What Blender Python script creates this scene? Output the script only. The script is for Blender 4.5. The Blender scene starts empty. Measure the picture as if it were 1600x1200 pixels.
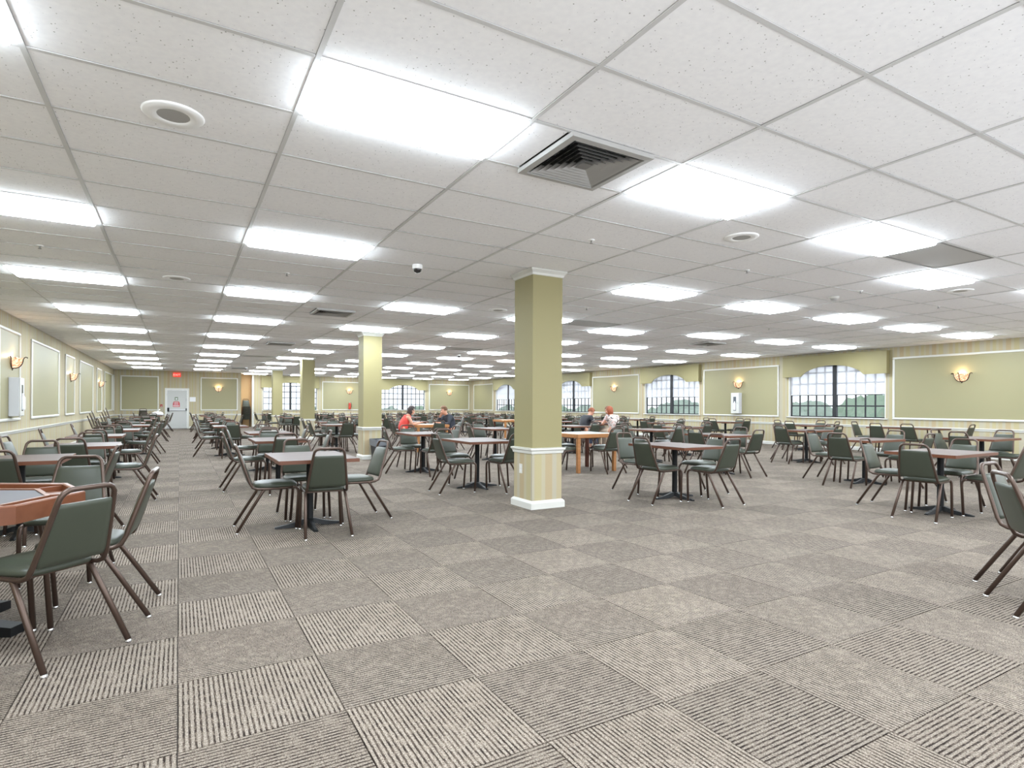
import bpy, bmesh, math, random
from mathutils import Vector, Matrix, Euler
random.seed(7)
PI = math.pi
sc = bpy.context.scene
COL = sc.collection

# ------------------------------------------------------------------ camera, sky, exposure
F_PX, YAW, Y0, ROLL, CAM_Z = 901.4, 0.5235, 633.5, -0.0047, 1.28
_c, _s = math.cos(YAW), math.sin(YAW)
cam = bpy.data.cameras.new('camera'); cam_ob = bpy.data.objects.new('camera', cam); COL.objects.link(cam_ob)
cam.sensor_width = 36.0; cam.lens = F_PX / 1600 * 36.0; cam.shift_y = (Y0 - 600) / 1600
cam.clip_start = 0.05; cam.clip_end = 500
_r0, _u0, _f0 = Vector((_c, -_s, 0)), Vector((0, 0, 1)), Vector((_s, _c, 0))
_cr, _sr = math.cos(ROLL), math.sin(ROLL)
_R = _r0 * _cr - _u0 * _sr; _U = _r0 * _sr + _u0 * _cr
M_ = Matrix((( _R.x, _U.x, -_f0.x, 0), (_R.y, _U.y, -_f0.y, 0), (_R.z, _U.z, -_f0.z, CAM_Z), (0, 0, 0, 1)))
cam_ob.matrix_world = M_
sc.camera = cam_ob

world = bpy.data.worlds.new('overcast_sky'); sc.world = world; world.use_nodes = True
_bg = world.node_tree.nodes['Background']
_bg.inputs[0].default_value = (0.90, 0.95, 1.0, 1); _bg.inputs[1].default_value = 2.1
LENS_POWER = 22.0
sc.view_settings.view_transform = 'Standard'; sc.view_settings.look = 'None'
sc.view_settings.exposure = 0.68; sc.view_settings.gamma = 1.0; sc.view_settings.use_curve_mapping = False

H = 2.97            # ceiling height
XL, XR = -2.8, 17.5
YF, YD, YB, YA = -1.4, 34.5, 36.0, 36.3   # open near end, door wall, window wall, alcove back

def pix(X, Y, Z):   # photograph pixel of a world point (only used to choose how finely to split)
    d = X * _s + Y * _c; r = X * _c - Y * _s
    if d < 0.2: return None
    return 800 + F_PX * r / d, Y0 - F_PX * (Z - CAM_Z) / d

# ------------------------------------------------------------------ materials
def lin(c):
    return tuple(((v / 255) / 12.92 if v / 255 <= 0.04045 else ((v / 255 + 0.055) / 1.055) ** 2.4) for v in c) + (1,)
def mat(name, rgb, rough=0.6, metal=0.0, spec=0.5, coat=0.0):
    m = bpy.data.materials.new(name); m.use_nodes = True
    b = m.node_tree.nodes['Principled BSDF']
    b.inputs['Base Color'].default_value = lin(rgb); b.inputs['Roughness'].default_value = rough
    b.inputs['Metallic'].default_value = metal; b.inputs['Specular IOR Level'].default_value = spec
    b.inputs['Coat Weight'].default_value = coat
    return m
def nodes(m): return m.node_tree.nodes, m.node_tree.links, m.node_tree.nodes['Principled BSDF']
def math_node(nt, op, a, b=None):
    n = nt.nodes.new('ShaderNodeMath'); n.operation = op
    for i, v in enumerate((a, b)):
        if v is None: continue
        if isinstance(v, (int, float)): n.inputs[i].default_value = v
        else: nt.links.new(v, n.inputs[i])
    return n.outputs[0]
def ramp(nt, fac, stops, interp='LINEAR'):
    n = nt.nodes.new('ShaderNodeValToRGB'); n.color_ramp.interpolation = interp
    e = n.color_ramp.elements
    while len(e) < len(stops): e.new(0.5)
    for el, (p, c) in zip(e, stops): el.position = p; el.color = c
    if fac is not None: nt.links.new(fac, n.inputs[0])
    return n.outputs[0]
def noise(nt, vec, scale, detail=2, rough=0.5):
    n = nt.nodes.new('ShaderNodeTexNoise'); n.inputs['Scale'].default_value = scale
    n.inputs['Detail'].default_value = detail; n.inputs['Roughness'].default_value = rough
    if vec is not None: nt.links.new(vec, n.inputs['Vector'])
    return n.outputs['Fac']
def mixc(nt, fac, a, b, blend='MIX'):
    n = nt.nodes.new('ShaderNodeMix'); n.data_type = 'RGBA'; n.blend_type = blend
    for sock, v in ((n.inputs[0], fac), (n.inputs[6], a), (n.inputs[7], b)):
        if isinstance(v, (int, float)): sock.default_value = v
        elif isinstance(v, tuple): sock.default_value = v
        else: nt.links.new(v, sock)
    return n.outputs[2]
def texco(nt, which):
    return nt.nodes.new('ShaderNodeTexCoord').outputs[which]
def bump(nt, h, strength, dist, b):
    n = nt.nodes.new('ShaderNodeBump'); n.inputs['Strength'].default_value = strength; n.inputs['Distance'].default_value = dist
    nt.links.new(h, n.inputs['Height']); nt.links.new(n.outputs[0], b.inputs['Normal'])

def carpet_material(tone_k):
    m = mat('carpet', (150, 142, 134), 0.95, spec=0.1); nt = m.node_tree; b = nt.nodes['Principled BSDF']
    uv = texco(nt, 'UV'); sep = nt.nodes.new('ShaderNodeSeparateXYZ'); nt.links.new(uv, sep.inputs[0])
    u, v = sep.outputs[0], sep.outputs[1]          # metres: u across the ribs, v along them
    comb = nt.nodes.new('ShaderNodeCombineXYZ')
    nt.links.new(math_node(nt, 'FLOOR', math_node(nt, 'MULTIPLY', u, 1 / 0.0203)), comb.inputs[0])
    nt.links.new(math_node(nt, 'MULTIPLY', v, 15.0), comb.inputs[1])
    dash = noise(nt, comb.outputs[0], 1.3, 3, 0.65)     # yarn colour changes along each rib
    fr = math_node(nt, 'FRACT', math_node(nt, 'MULTIPLY', u, 1 / 0.0203))
    tri = math_node(nt, 'ABSOLUTE', math_node(nt, 'SUBTRACT', fr, 0.5))      # 0 on the rib, .5 in the groove
    groove = ramp(nt, tri, [(0.24, (0, 0, 0, 1)), (0.36, (1, 1, 1, 1))])
    uvn = noise(nt, uv, 95.0, 2, 0.7)
    big = noise(nt, texco(nt, 'Object'), 1.1, 2)
    light = ramp(nt, uvn, [(0.3, lin((118, 108, 99))), (0.5, lin((136, 127, 117))), (0.7, lin((148, 140, 130)))])
    dark = ramp(nt, dash, [(0.40, lin((38, 31, 28))), (0.5, lin((76, 66, 59))), (0.60, lin((122, 112, 102)))])
    col = mixc(nt, groove, light, dark)
    speck = ramp(nt, noise(nt, uv, 170.0, 2, 0.75), [(0.38, (0.42, 0.40, 0.38, 1)), (0.5, (1, 1, 1, 1)), (0.62, (1.24, 1.23, 1.22, 1))])
    col = mixc(nt, 1.0, col, speck, 'MULTIPLY')
    inf = nt.nodes.new('ShaderNodeObjectInfo')
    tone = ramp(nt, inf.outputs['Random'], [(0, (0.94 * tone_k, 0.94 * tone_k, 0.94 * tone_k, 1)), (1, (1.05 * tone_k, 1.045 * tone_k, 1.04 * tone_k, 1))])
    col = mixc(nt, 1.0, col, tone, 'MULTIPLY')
    col = mixc(nt, 1.0, col, ramp(nt, big, [(0.3, (0.95, 0.94, 0.93, 1)), (0.7, (1.03, 1.03, 1.03, 1))]), 'MULTIPLY')
    nt.links.new(col, b.inputs['Base Color'])
    hgt = math_node(nt, 'ADD', math_node(nt, 'MULTIPLY', groove, -0.8), math_node(nt, 'MULTIPLY', uvn, 0.8))
    bump(nt, hgt, 0.75, 0.004, b)
    return m

def ceiling_material():
    m = mat('ceiling_tile_mineral', (238, 238, 238), 0.95, spec=0.1); nt = m.node_tree; b = nt.nodes['Principled BSDF']
    geo = nt.nodes.new('ShaderNodeNewGeometry').outputs['Position']
    vo = nt.nodes.new('ShaderNodeTexVoronoi'); vo.inputs['Scale'].default_value = 62; nt.links.new(geo, vo.inputs['Vector'])
    rnd = nt.nodes.new('ShaderNodeSeparateColor'); nt.links.new(vo.outputs['Color'], rnd.inputs[0])
    rad = math_node(nt, 'MULTIPLY', math_node(nt, 'POWER', rnd.outputs[0], 4.0), 0.24)
    hole = math_node(nt, 'LESS_THAN', vo.outputs['Distance'], rad)
    soft = noise(nt, geo, 30, 3)
    base = ramp(nt, soft, [(0.3, lin((243, 243, 246))), (0.7, lin((249, 249, 251)))])
    col = mixc(nt, hole, base, lin((160, 159, 158)))
    nt.links.new(col, b.inputs['Base Color'])
    return m

def wallpaper_material():
    m = mat('striped_wallpaper', (236, 226, 196), 0.75, spec=0.25); nt = m.node_tree; b = nt.nodes['Principled BSDF']
    geo = nt.nodes.new('ShaderNodeNewGeometry').outputs['Position']
    sep = nt.nodes.new('ShaderNodeSeparateXYZ'); nt.links.new(geo, sep.inputs[0])
    t = math_node(nt, 'FRACT', math_node(nt, 'MULTIPLY', math_node(nt, 'ADD', sep.outputs[0], sep.outputs[1]), 1 / 0.80))
    A, B, Cc, D, E_ = lin((167, 155, 126)), lin((168, 160, 136)), lin((165, 158, 139)), lin((167, 157, 123)), lin((165, 149, 119))
    stops = [(0, A), (0.10, B), (0.16, Cc), (0.27, D), (0.40, B), (0.47, E_), (0.60, Cc), (0.68, A), (0.78, B), (0.84, D), (0.93, Cc)]
    col = ramp(nt, t, stops, 'CONSTANT')
    nt.links.new(col, b.inputs['Base Color'])
    return m

def wood_material(name, a, c, rough=0.35, scale=2.2, spec=0.35):
    m = mat(name, a, rough, spec=spec); nt = m.node_tree; b = nt.nodes['Principled BSDF']
    mp = nt.nodes.new('ShaderNodeMapping'); mp.inputs['Scale'].default_value = (1.0, 9.0, 9.0)
    nt.links.new(texco(nt, 'Object'), mp.inputs[0])
    n = noise(nt, mp.outputs[0], scale, 4, 0.6)
    nt.links.new(ramp(nt, n, [(0.3, lin(a)), (0.7, lin(c))]), b.inputs['Base Color'])
    return m

def emission(name, rgb, strength, mixtex=False):
    m = bpy.data.materials.new(name); m.use_nodes = True; nt = m.node_tree
    for n in list(nt.nodes): nt.nodes.remove(n)
    out = nt.nodes.new('ShaderNodeOutputMaterial'); e = nt.nodes.new('ShaderNodeEmission')
    e.inputs[0].default_value = lin(rgb); e.inputs[1].default_value = strength
    if mixtex:
        n = noise(nt, texco(nt, 'Object'), 22, 3, 0.6)
        nt.links.new(ramp(nt, n, [(0.35, lin((205, 120, 80))), (0.55, lin(rgb)), (0.7, lin((255, 240, 220)))]), e.inputs[0])
    nt.links.new(e.outputs[0], out.inputs[0])
    return m

def glass_material():
    m = bpy.data.materials.new('tinted_glass'); m.use_nodes = True; nt = m.node_tree
    for n in list(nt.nodes): nt.nodes.remove(n)
    out = nt.nodes.new('ShaderNodeOutputMaterial'); t = nt.nodes.new('ShaderNodeBsdfTransparent')
    g = nt.nodes.new('ShaderNodeBsdfGlossy'); g.inputs['Roughness'].default_value = 0.02
    t.inputs[0].default_value = (0.72, 0.735, 0.75, 1)
    mx = nt.nodes.new('ShaderNodeMixShader'); mx.inputs[0].default_value = 0.04
    nt.links.new(t.outputs[0], mx.inputs[1]); nt.links.new(g.outputs[0], mx.inputs[2]); nt.links.new(mx.outputs[0], out.inputs[0])
    return m

def shade_material():
    m = bpy.data.materials.new('roller_shade_mesh'); m.use_nodes = True; nt = m.node_tree
    for n in list(nt.nodes): nt.nodes.remove(n)
    out = nt.nodes.new('ShaderNodeOutputMaterial'); t = nt.nodes.new('ShaderNodeBsdfTransparent')
    d = nt.nodes.new('ShaderNodeBsdfDiffuse'); d.inputs[0].default_value = lin((226, 226, 230))
    tr = nt.nodes.new('ShaderNodeBsdfTranslucent'); tr.inputs[0].default_value = lin((235, 235, 240))
    m1 = nt.nodes.new('ShaderNodeMixShader'); m1.inputs[0].default_value = 0.5
    nt.links.new(d.outputs[0], m1.inputs[1]); nt.links.new(tr.outputs[0], m1.inputs[2])
    m2 = nt.nodes.new('ShaderNodeMixShader'); m2.inputs[0].default_value = 0.52
    nt.links.new(t.outputs[0], m2.inputs[1]); nt.links.new(m1.outputs[0], m2.inputs[2]); nt.links.new(m2.outputs[0], out.inputs[0])
    return m

M = {}
M['carpet'] = carpet_material(1.0); M['carpet_rib_shade'] = carpet_material(0.84); M['tile'] = ceiling_material(); M['paper'] = wallpaper_material()  # second carpet copy is darkened: rib shade painted into the turned tiles
M['tee'] = mat('painted_ceiling_grid', (206, 206, 206), 0.5)
M['green'] = mat('sage_green_paint', (140, 132, 95), 0.55, spec=0.3)
M['green_panel'] = mat('sage_green_panel', (142, 136, 104), 0.5, spec=0.4)
M['white'] = mat('white_trim_paint', (200, 199, 193), 0.4)
M['plain'] = mat('white_metal', (188, 189, 192), 0.35)
M['ceil_white'] = mat('white_enamel', (244, 244, 244), 0.5)
M['subfloor'] = mat('dark_subfloor', (62, 56, 52), 0.9)
M['slab'] = mat('concrete', (150, 148, 145), 0.9)
M['vinyl'] = mat('dark_green_vinyl', (57, 61, 51), 0.42, spec=0.36)
M['frame'] = mat('bronze_brown_steel', (79, 64, 56), 0.32, metal=0.55)
M['glide'] = mat('chrome_glide', (225, 225, 225), 0.25, metal=0.8)
M['black'] = mat('black_cast_iron', (17, 18, 20), 0.5, spec=0.25)
M['lam'] = wood_material('brown_laminate', (78, 65, 61), (88, 75, 70), 0.45, spec=0.1)
M['edge'] = wood_material('red_brown_edge', (91, 54, 38), (104, 65, 47), 0.35)
M['orange'] = wood_material('orange_oak', (148, 98, 55), (163, 115, 73), 0.35)
M['cherry'] = wood_material('cherry_wood', (100, 58, 38), (112, 68, 46), 0.35)
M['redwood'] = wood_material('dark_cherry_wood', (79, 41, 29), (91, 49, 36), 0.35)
M['felt'] = mat('grey_table_top', (84, 83, 86), 0.6, spec=0.2)
M['aqua'] = mat('pale_aqua_laminate', (136, 148, 148), 0.5, spec=0.15)
M['lens'] = emission('lit_light_diffuser', (236, 247, 255), LENS_POWER)
M['glass'] = glass_material(); M['shade'] = shade_material()
M['muntin'] = mat('black_window_bar', (22, 24, 28), 0.5)
M['ventgrey'] = mat('grey_vent_metal', (168, 167, 165), 0.5)
M['return'] = mat('dusty_return_grille', (132, 131, 129), 0.7)
M['ventdark'] = mat('dark_vent_slot', (38, 38, 38), 0.8)
M['perf'] = mat('perforated_grey_metal', (150, 149, 147), 0.6)
def perf():
    m = M['perf']; nt = m.node_tree; b = nt.nodes['Principled BSDF']
    vo = nt.nodes.new('ShaderNodeTexVoronoi'); vo.inputs['Scale'].default_value = 110; vo.inputs['Randomness'].default_value = 0.0
    nt.links.new(texco(nt, 'Object'), vo.inputs['Vector'])
    nt.links.new(mixc(nt, math_node(nt, 'LESS_THAN', vo.outputs['Distance'], 0.33), lin((206, 205, 203)), lin((128, 127, 126))), b.inputs['Base Color'])
perf()
M['bronze'] = mat('dark_bronze_iron', (48, 34, 26), 0.45, metal=0.3)
M['alabaster'] = emission('lit_alabaster_glass', (255, 200, 160), 1.05, True)
M['bulb'] = emission('lit_bulb', (255, 214, 170), 8.0)
M['bin'] = mat('black_plastic', (40, 42, 46), 0.45)
M['bag'] = mat('grey_bin_liner', (110, 114, 120), 0.35)
M['sheet'] = mat('white_paper', (216, 216, 217), 0.7)
M['exit'] = emission('lit_red_exit_sign', (255, 40, 30), 1.1)
M['exit_letter'] = emission('lit_exit_letters', (255, 190, 175), 1.2)
M['redsign'] = mat('red_sign', (176, 36, 40), 0.5)
M['greensign'] = mat('grey_green_sign', (112, 124, 104), 0.6)
M['door'] = mat('white_door_paint', (179, 179, 176), 0.45)
M['rednote'] = mat('red_pull_station', (150, 50, 40), 0.5)
M['dome'] = mat('smoked_dome', (30, 30, 32), 0.08, spec=0.8)
M['ext'] = mat('red_extinguisher', (176, 60, 44), 0.25)
M['leaf'] = mat('tree_foliage', (132, 150, 130), 0.9)
M['leaf2'] = mat('tree_foliage_pale', (150, 163, 150), 0.9)
M['bark'] = mat('tree_bark', (98, 84, 70), 0.9)
M['skin'] = mat('skin', (188, 138, 114), 0.5)
M['tan'] = mat('tan_shade_and_card', (186, 152, 104), 0.6)  # painted shade on the alcove wall, plain card colour on the tissue box
M['cab_glass'] = mat('dark_cabinet_glass', (92, 98, 104), 0.1)
for k, c in dict(hair_dark=(58, 48, 46), hair_blond=(104, 72, 46), hair_red=(128, 62, 32), hair_orange=(120, 66, 40), coral=(214, 70, 60), navy=(42, 46, 56), black_top=(28, 28, 34), lilac=(176, 164, 176), cream_sleeve=(220, 214, 208), jeans=(70, 78, 100), beige=(190, 170, 150), shoe=(60, 50, 50), eye=(40, 34, 30), lip=(186, 106, 98)).items():
    M[k] = mat(k, c, 0.7)
def floral():
    m = mat('floral_cloth', (226, 206, 196), 0.8); nt = m.node_tree; b = nt.nodes['Principled BSDF']
    n = noise(nt, texco(nt, 'Object'), 16, 2, 0.6)
    nt.links.new(ramp(nt, n, [(0.36, lin((51, 48, 53))), (0.44, lin((178, 164, 157))), (0.6, lin((181, 168, 164))), (0.66, lin((150, 90, 83)))]), b.inputs['Base Color'])
    return m
M['floral'] = floral()

# ------------------------------------------------------------------ mesh helpers
class MB:
    def __init__(s): s.v = []; s.f = []; s.uv = None; s.smooth = []
    def add(s, vs, fs, smooth=False):
        o = len(s.v); s.v += [tuple(v) for v in vs]
        for f in fs: s.f.append(tuple(i + o for i in f)); s.smooth.append(smooth)
        return s
    def box(s, x0, x1, y0, y1, z0, z1):
        vs = [(x, y, z) for z in (z0, z1) for y in (y0, y1) for x in (x0, x1)]
        return s.add(vs, [(0, 2, 3, 1), (4, 5, 7, 6), (0, 1, 5, 4), (2, 6, 7, 3), (0, 4, 6, 2), (1, 3, 7, 5)])
    def bevbox(s, x0, x1, y0, y1, z0, z1, b):
        rings = []
        for z, i in ((z0, b), (z0 + b, 0), (z1 - b, 0), (z1, b)):
            rings.append([(x0 + i, y0 + b + 0, z), (x0 + b, y0 + i, z), (x1 - b, y0 + i, z), (x1 - i, y0 + b, z),
                          (x1 - i, y1 - b, z), (x1 - b, y1 - i, z), (x0 + b, y1 - i, z), (x0 + i, y1 - b, z)])
        return s.loft(rings)
    def loft(s, rings, closed=True, caps=True, smooth=False):
        n = len(rings[0]); vs = [p for r in rings for p in r]; fs = []
        for k in range(len(rings) - 1):
            for i in range(n if closed else n - 1):
                j = (i + 1) % n
                fs.append((k * n + i, k * n + j, (k + 1) * n + j, (k + 1) * n + i))
        s.add(vs, fs, smooth)
        if caps:
            o = len(s.v) - len(vs)
            s.f.append(tuple(o + i for i in reversed(range(n)))); s.smooth.append(False)
            s.f.append(tuple(o + (len(rings) - 1) * n + i for i in range(n))); s.smooth.append(False)
        return s
    def tube(s, pts, r, n=7, caps=True, flat=1.0):
        pts = [Vector(p) for p in pts]; rings = []
        t0 = (pts[1] - pts[0]).normalized()
        up = Vector((0, 0, 1)) if abs(t0.z) < 0.9 else Vector((0, 1, 0))
        a = t0.cross(up).normalized()
        for i, p in enumerate(pts):
            t = (pts[min(i + 1, len(pts) - 1)] - pts[max(i - 1, 0)]).normalized()
            a = (a - t * a.dot(t)).normalized(); b = t.cross(a)
            rr = r[i] if isinstance(r, (list, tuple)) else r
            rings.append([p + (a * math.cos(2 * PI * k / n) + b * flat * math.sin(2 * PI * k / n)) * rr for k in range(n)])
        return s.loft(rings, True, caps, True)
    def lathe(s, prof, n=20, cx=0, cy=0, a0=0, a1=2 * PI, caps=False):
        full = abs(a1 - a0 - 2 * PI) < 1e-6; m = n if full else n + 1
        rings = [[(cx + r * math.cos(a0 + (a1 - a0) * k / n), cy + r * math.sin(a0 + (a1 - a0) * k / n), z) for k in range(m)] for r, z in prof]
        return s.loft(rings, full, caps, True)
    def prism(s, poly, y0, y1):                       # polygon in x,z extruded along y
        a = [(x, y0, z) for x, z in poly]; b = [(x, y1, z) for x, z in poly]
        return s.loft([a, b])
    def mesh(s, name):
        me = bpy.data.meshes.new(name); me.from_pydata(s.v, [], s.f)
        me.polygons.foreach_set('use_smooth', s.smooth)
        if s.uv:
            l = me.uv_layers.new(name='UVMap'); l.data.foreach_set('uv', s.uv)
        bm = bmesh.new(); bm.from_mesh(me); bmesh.ops.recalc_face_normals(bm, faces=bm.faces)
        bm.to_mesh(me); bm.free()
        me.validate(); me.update()
        return me
def link(name, me, material=None, parent=None, loc=None, rz=0):
    if material is not None and not me.materials: me.materials.append(M[material] if isinstance(material, str) else material)
    o = bpy.data.objects.new(name, me); COL.objects.link(o)
    if parent is not None: o.parent = parent
    if loc is not None: o.location = loc
    if rz: o.rotation_euler = (0, 0, rz)
    return o
def obj(name, mb, material, parent=None, loc=None, rz=0): return link(name, mb.mesh(name), material, parent, loc, rz)
def tag(o, label=None, cat=None, group=None, kind=None):
    for k, v in (('label', label), ('category', cat), ('group', group), ('kind', kind)):
        if v: o[k] = v
    return o
def empty(name, loc, rz=0, parent=None):
    o = bpy.data.objects.new(name, None); COL.objects.link(o); o.location = loc; o.rotation_euler = (0, 0, rz)
    o.empty_display_size = 0.1
    if parent: o.parent = parent
    return o
def B(x0, x1, y0, y1, z0, z1): return MB().box(x0, x1, y0, y1, z0, z1)
ORD = ['first', 'second', 'third', 'fourth', 'fifth', 'sixth', 'seventh', 'eighth', 'ninth', 'tenth', 'eleventh', 'twelfth']

# ------------------------------------------------------------------ floor with carpet tiles
T = 0.61
floor = tag(obj('floor', B(XL - 0.2, XR + 0.2, YF, YA + 0.2, -0.2, -0.006), 'subfloor'), 'ribbed grey-brown carpet tile floor laid quarter turned', None, None, 'structure')
def tile_mesh(turn):
    mb = MB(); g = 0.0018; mb.box(-T / 2 + g, T / 2 - g, -T / 2 + g, T / 2 - g, -0.006, 0.0)
    uv = []
    for f in mb.f:
        for i in f:
            x, y, z = mb.v[i]; uv += ([x, y] if not turn else [y, x])
    mb.uv = uv; me = mb.mesh('carpet_tile'); me.materials.append(M['carpet_rib_shade' if turn else 'carpet']); return me
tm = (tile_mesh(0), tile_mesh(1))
cells = []
for i in range(-5, 29):
    for j in range(-4, 61):
        x, y = (i + 0.5) * T, (j + 0.5) * T
        if x < XL + T / 2 - 0.25 or x > XR - 0.05 or y < YF + 0.2: continue
        ymax = YD if x < 2.9 else YB
        if y > ymax - 0.1: continue
        p = pix(x, y, 0); vis = p is not None and -90 < p[0] < 1690 and p[1] < 1330
        cells.append((0 if vis else 1, math.hypot(x, y), i, j, x, y))
cells.sort()
for _, d, i, j, x, y in cells[:300]:
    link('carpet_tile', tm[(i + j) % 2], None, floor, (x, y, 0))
fm = MB(); uv = []; mi = []
for _, d, i, j, x, y in cells[300:]:
    g = 0.0018; t = (i + j) % 2
    o = len(fm.v); fm.box(max(x - T / 2 + g, XL), min(x + T / 2 - g, XR), y - T / 2 + g, y + T / 2 - g, -0.006, 0)
    ox, oy = (i * 37 % 11) * 0.0203 * 7, (j * 53 % 13) * 0.31
    for f in fm.f[-6:]:
        mi.append(t)
        for q in f:
            a, b, c = fm.v[q]; a -= x; b -= y
            uv += ([a + ox, b + oy] if not t else [b + ox, a + oy])
fm.uv = uv
cf = tag(obj('carpet_tile_field', fm, 'carpet', floor), None, None, None, 'stuff')
cf.data.materials.append(M['carpet_rib_shade']); cf.data.polygons.foreach_set('material_index', mi)

# ------------------------------------------------------------------ ceiling: slab, grid, tiles, lights, vents
GX, GY = 1.23, 0.63
gx0, gy0 = -0.65, 2.905 - 2 * GY           # a grid crossing
CX0, CX1, CY0, CY1 = XL, XR, YF, YA + 0.1
ceiling = tag(obj('ceiling', B(XL - 0.2, XR + 0.2, YF, YA + 0.2, H + 0.11, H + 0.25), 'slab'), 'suspended ceiling of white pinholed mineral tiles in a metal grid', None, None, 'structure')
ix = range(-2, 15); iy = range(-8, 57)
# lights: (cell ix, cell iy); light row r covers ix = -1,1,3,... ; light n covers iy = 2+5n
light_cells = {}
ROWX = [-1, 1, 3, 5, 7, 9, 11, 13]
skip_l = {(2, 1), (1, -1)}
for r, i in enumerate(ROWX):
    for n in range(-1, 11):
        j = 2 + 5 * n
        if (r, n) in ((2, 1),): continue
        if r == 4 and n in (0, 2, 4): j += 1
        if (r, n) == (3, 2): j = 12
        if gy0 + (j + 1) * GY > (YD if i < 3 else YB): continue
        light_cells[(i, j)] = (r, n)
return_cells = {(6, 2): 0, (6, 12): 1, (6, 22): 2, (2, 32): 3, (6, 42): 4}
diff_cells = {(2, 2): 0, (2, 14): 1, (10, 14): 2, (2, 24): 3, (10, 26): 4, (2, 44): 5}
TH = 0.016
tile_me = B(-GX / 2 + 0.014, GX / 2 - 0.014, -GY / 2 + 0.014, GY / 2 - 0.014, 0, TH).mesh('ceiling_tile'); tile_me.materials.append(M['tile'])
wq = (GX - 0.69) / 2 - 0.016
side_me = B(-wq / 2, wq / 2, -GY / 2 + 0.014, GY / 2 - 0.014, 0, TH).mesh('ceiling_tile'); side_me.materials.append(M['tile'])
for (i, j) in diff_cells:
    for q in (-1, 1): link('ceiling_tile', side_me, None, ceiling, (gx0 + (i + 0.5) * GX + q * (GX / 2 - 0.014 - wq / 2), gy0 + (j + 0.5) * GY, H + 0.004))
tc = []
for i in ix:
    for j in iy:
        if (i, j) in light_cells or (i, j) in return_cells or (i, j) in diff_cells: continue
        x, y = gx0 + (i + 0.5) * GX, gy0 + (j + 0.5) * GY
        if x + GX / 2 < XL + 0.1 or x - GX / 2 > XR - 0.05 or y - GY / 2 < YF - 0.1: continue
        if y - GY / 2 > YB + 0.9: continue
        full = x - GX / 2 > XL and x + GX / 2 < XR
        p = pix(x, y, H); vis = full and p is not None and -160 < p[0] < 1760 and p[1] > -120
        tc.append((0 if vis else 1, math.hypot(x, y), x, y))
tc.sort()
for _, d, x, y in tc[:288]:
    o = link('ceiling_tile', tile_me, None, ceiling, (x, y, H + 0.004 + random.random() * 0.002))
    o.rotation_euler = (random.uniform(-1, 1) * 0.0022, random.uniform(-1, 1) * 0.0012, 0)
cm = MB()
for _, d, x, y in tc[288:]:
    cm.box(max(x - GX / 2 + 0.014, XL), min(x + GX / 2 - 0.014, XR), y - GY / 2 + 0.014, y + GY / 2 - 0.014, H + 0.004, H + 0.004 + TH)
tag(obj('ceiling_tile_field', cm, 'tile', ceiling), None, None, None, 'stuff')
tw = 0.013
for i in range(-1, 15):                        # main runners, each one piece
    x = gx0 + i * GX
    if XL < x < XR:
        obj('main_tee', MB().box(-tw, tw, CY0, CY1, -0.001, 0.003).box(-0.003, 0.003, CY0, CY1, 0.003, 0.04), 'tee', ceiling, (x, 0, H))
ct_me = MB().box(-GX / 2 + tw + .001, GX / 2 - tw - .001, -tw, tw, 0, 0.003).box(-GX / 2 + tw + .001, GX / 2 - tw - .001, -0.003, 0.003, 0.003, 0.04).mesh('cross_tee'); ct_me.materials.append(M['tee'])
ctl = []
for i in ix:
    for j in iy:
        x, y = gx0 + (i + 0.5) * GX, gy0 + j * GY
        if x + GX / 2 < XL + 0.1 or x - GX / 2 > XR - 0.05 or y < YF or y > YB + 0.9: continue
        p = pix(x, y, H); full = x - GX / 2 > XL and x + GX / 2 < XR
        vis = full and p is not None and -160 < p[0] < 1760 and p[1] > -120
        ctl.append((0 if vis else 1, math.hypot(x, y), x, y))
ctl.sort()
for _, d, x, y in ctl[:160]: link('cross_tee', ct_me, None, ceiling, (x, y, H))
cm = MB()
for _, d, x, y in ctl[160:]:
    cm.box(max(x - GX / 2 + tw, XL), min(x + GX / 2 - tw, XR), y - tw, y + tw, H, H + 0.003)
tag(obj('cross_tee_field', cm, 'tee', ceiling), None, None, None, 'stuff')
mb = MB().box(XL, XL + 0.025, CY0, YD, H, H + 0.003).box(XR - 0.025, XR, CY0, YB, H, H + 0.003).box(XL, 2.92, YD - 0.025, YD, H, H + 0.003).box(3.63, XR, YB - 0.025, YB, H, H + 0.003)
obj('wall_angle', mb, 'tee', ceiling)

hx, hy = GX / 2 - 0.014, GY / 2 - 0.014
fr_me = (MB().box(-hx, hx, -hy, -hy + 0.012, -0.006, 0.05).box(-hx, hx, hy - 0.012, hy, -0.006, 0.05).box(-hx, -hx + 0.012, -hy + .012, hy - .012, -0.006, 0.05)
         .box(hx - 0.012, hx, -hy + .012, hy - .012, -0.006, 0.05).box(-hx, hx, -hy, hy, 0.05, 0.06)).mesh('light_frame'); fr_me.materials.append(M['ceil_white'])
_la, _lb = hx - 0.014, hy - 0.014
ln_me = MB().loft([[(-_la + q, -_lb + q, z), (_la - q, -_lb + q, z), (_la - q, _lb - q, z), (-_la + q, _lb - q, z)] for q, z in ((0.0, 0.0), (0.006, -0.012), (0.012, -0.032), (0.035, -0.042))]).mesh('light_diffuser'); ln_me.materials.append(M['lens'])
rowname = ['row along the left wall', 'second row from the left wall', 'third row from the left wall', 'fourth row from the left wall', 'fourth row from the window wall', 'third row from the window wall', 'second row from the window wall', 'row along the window wall']
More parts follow.
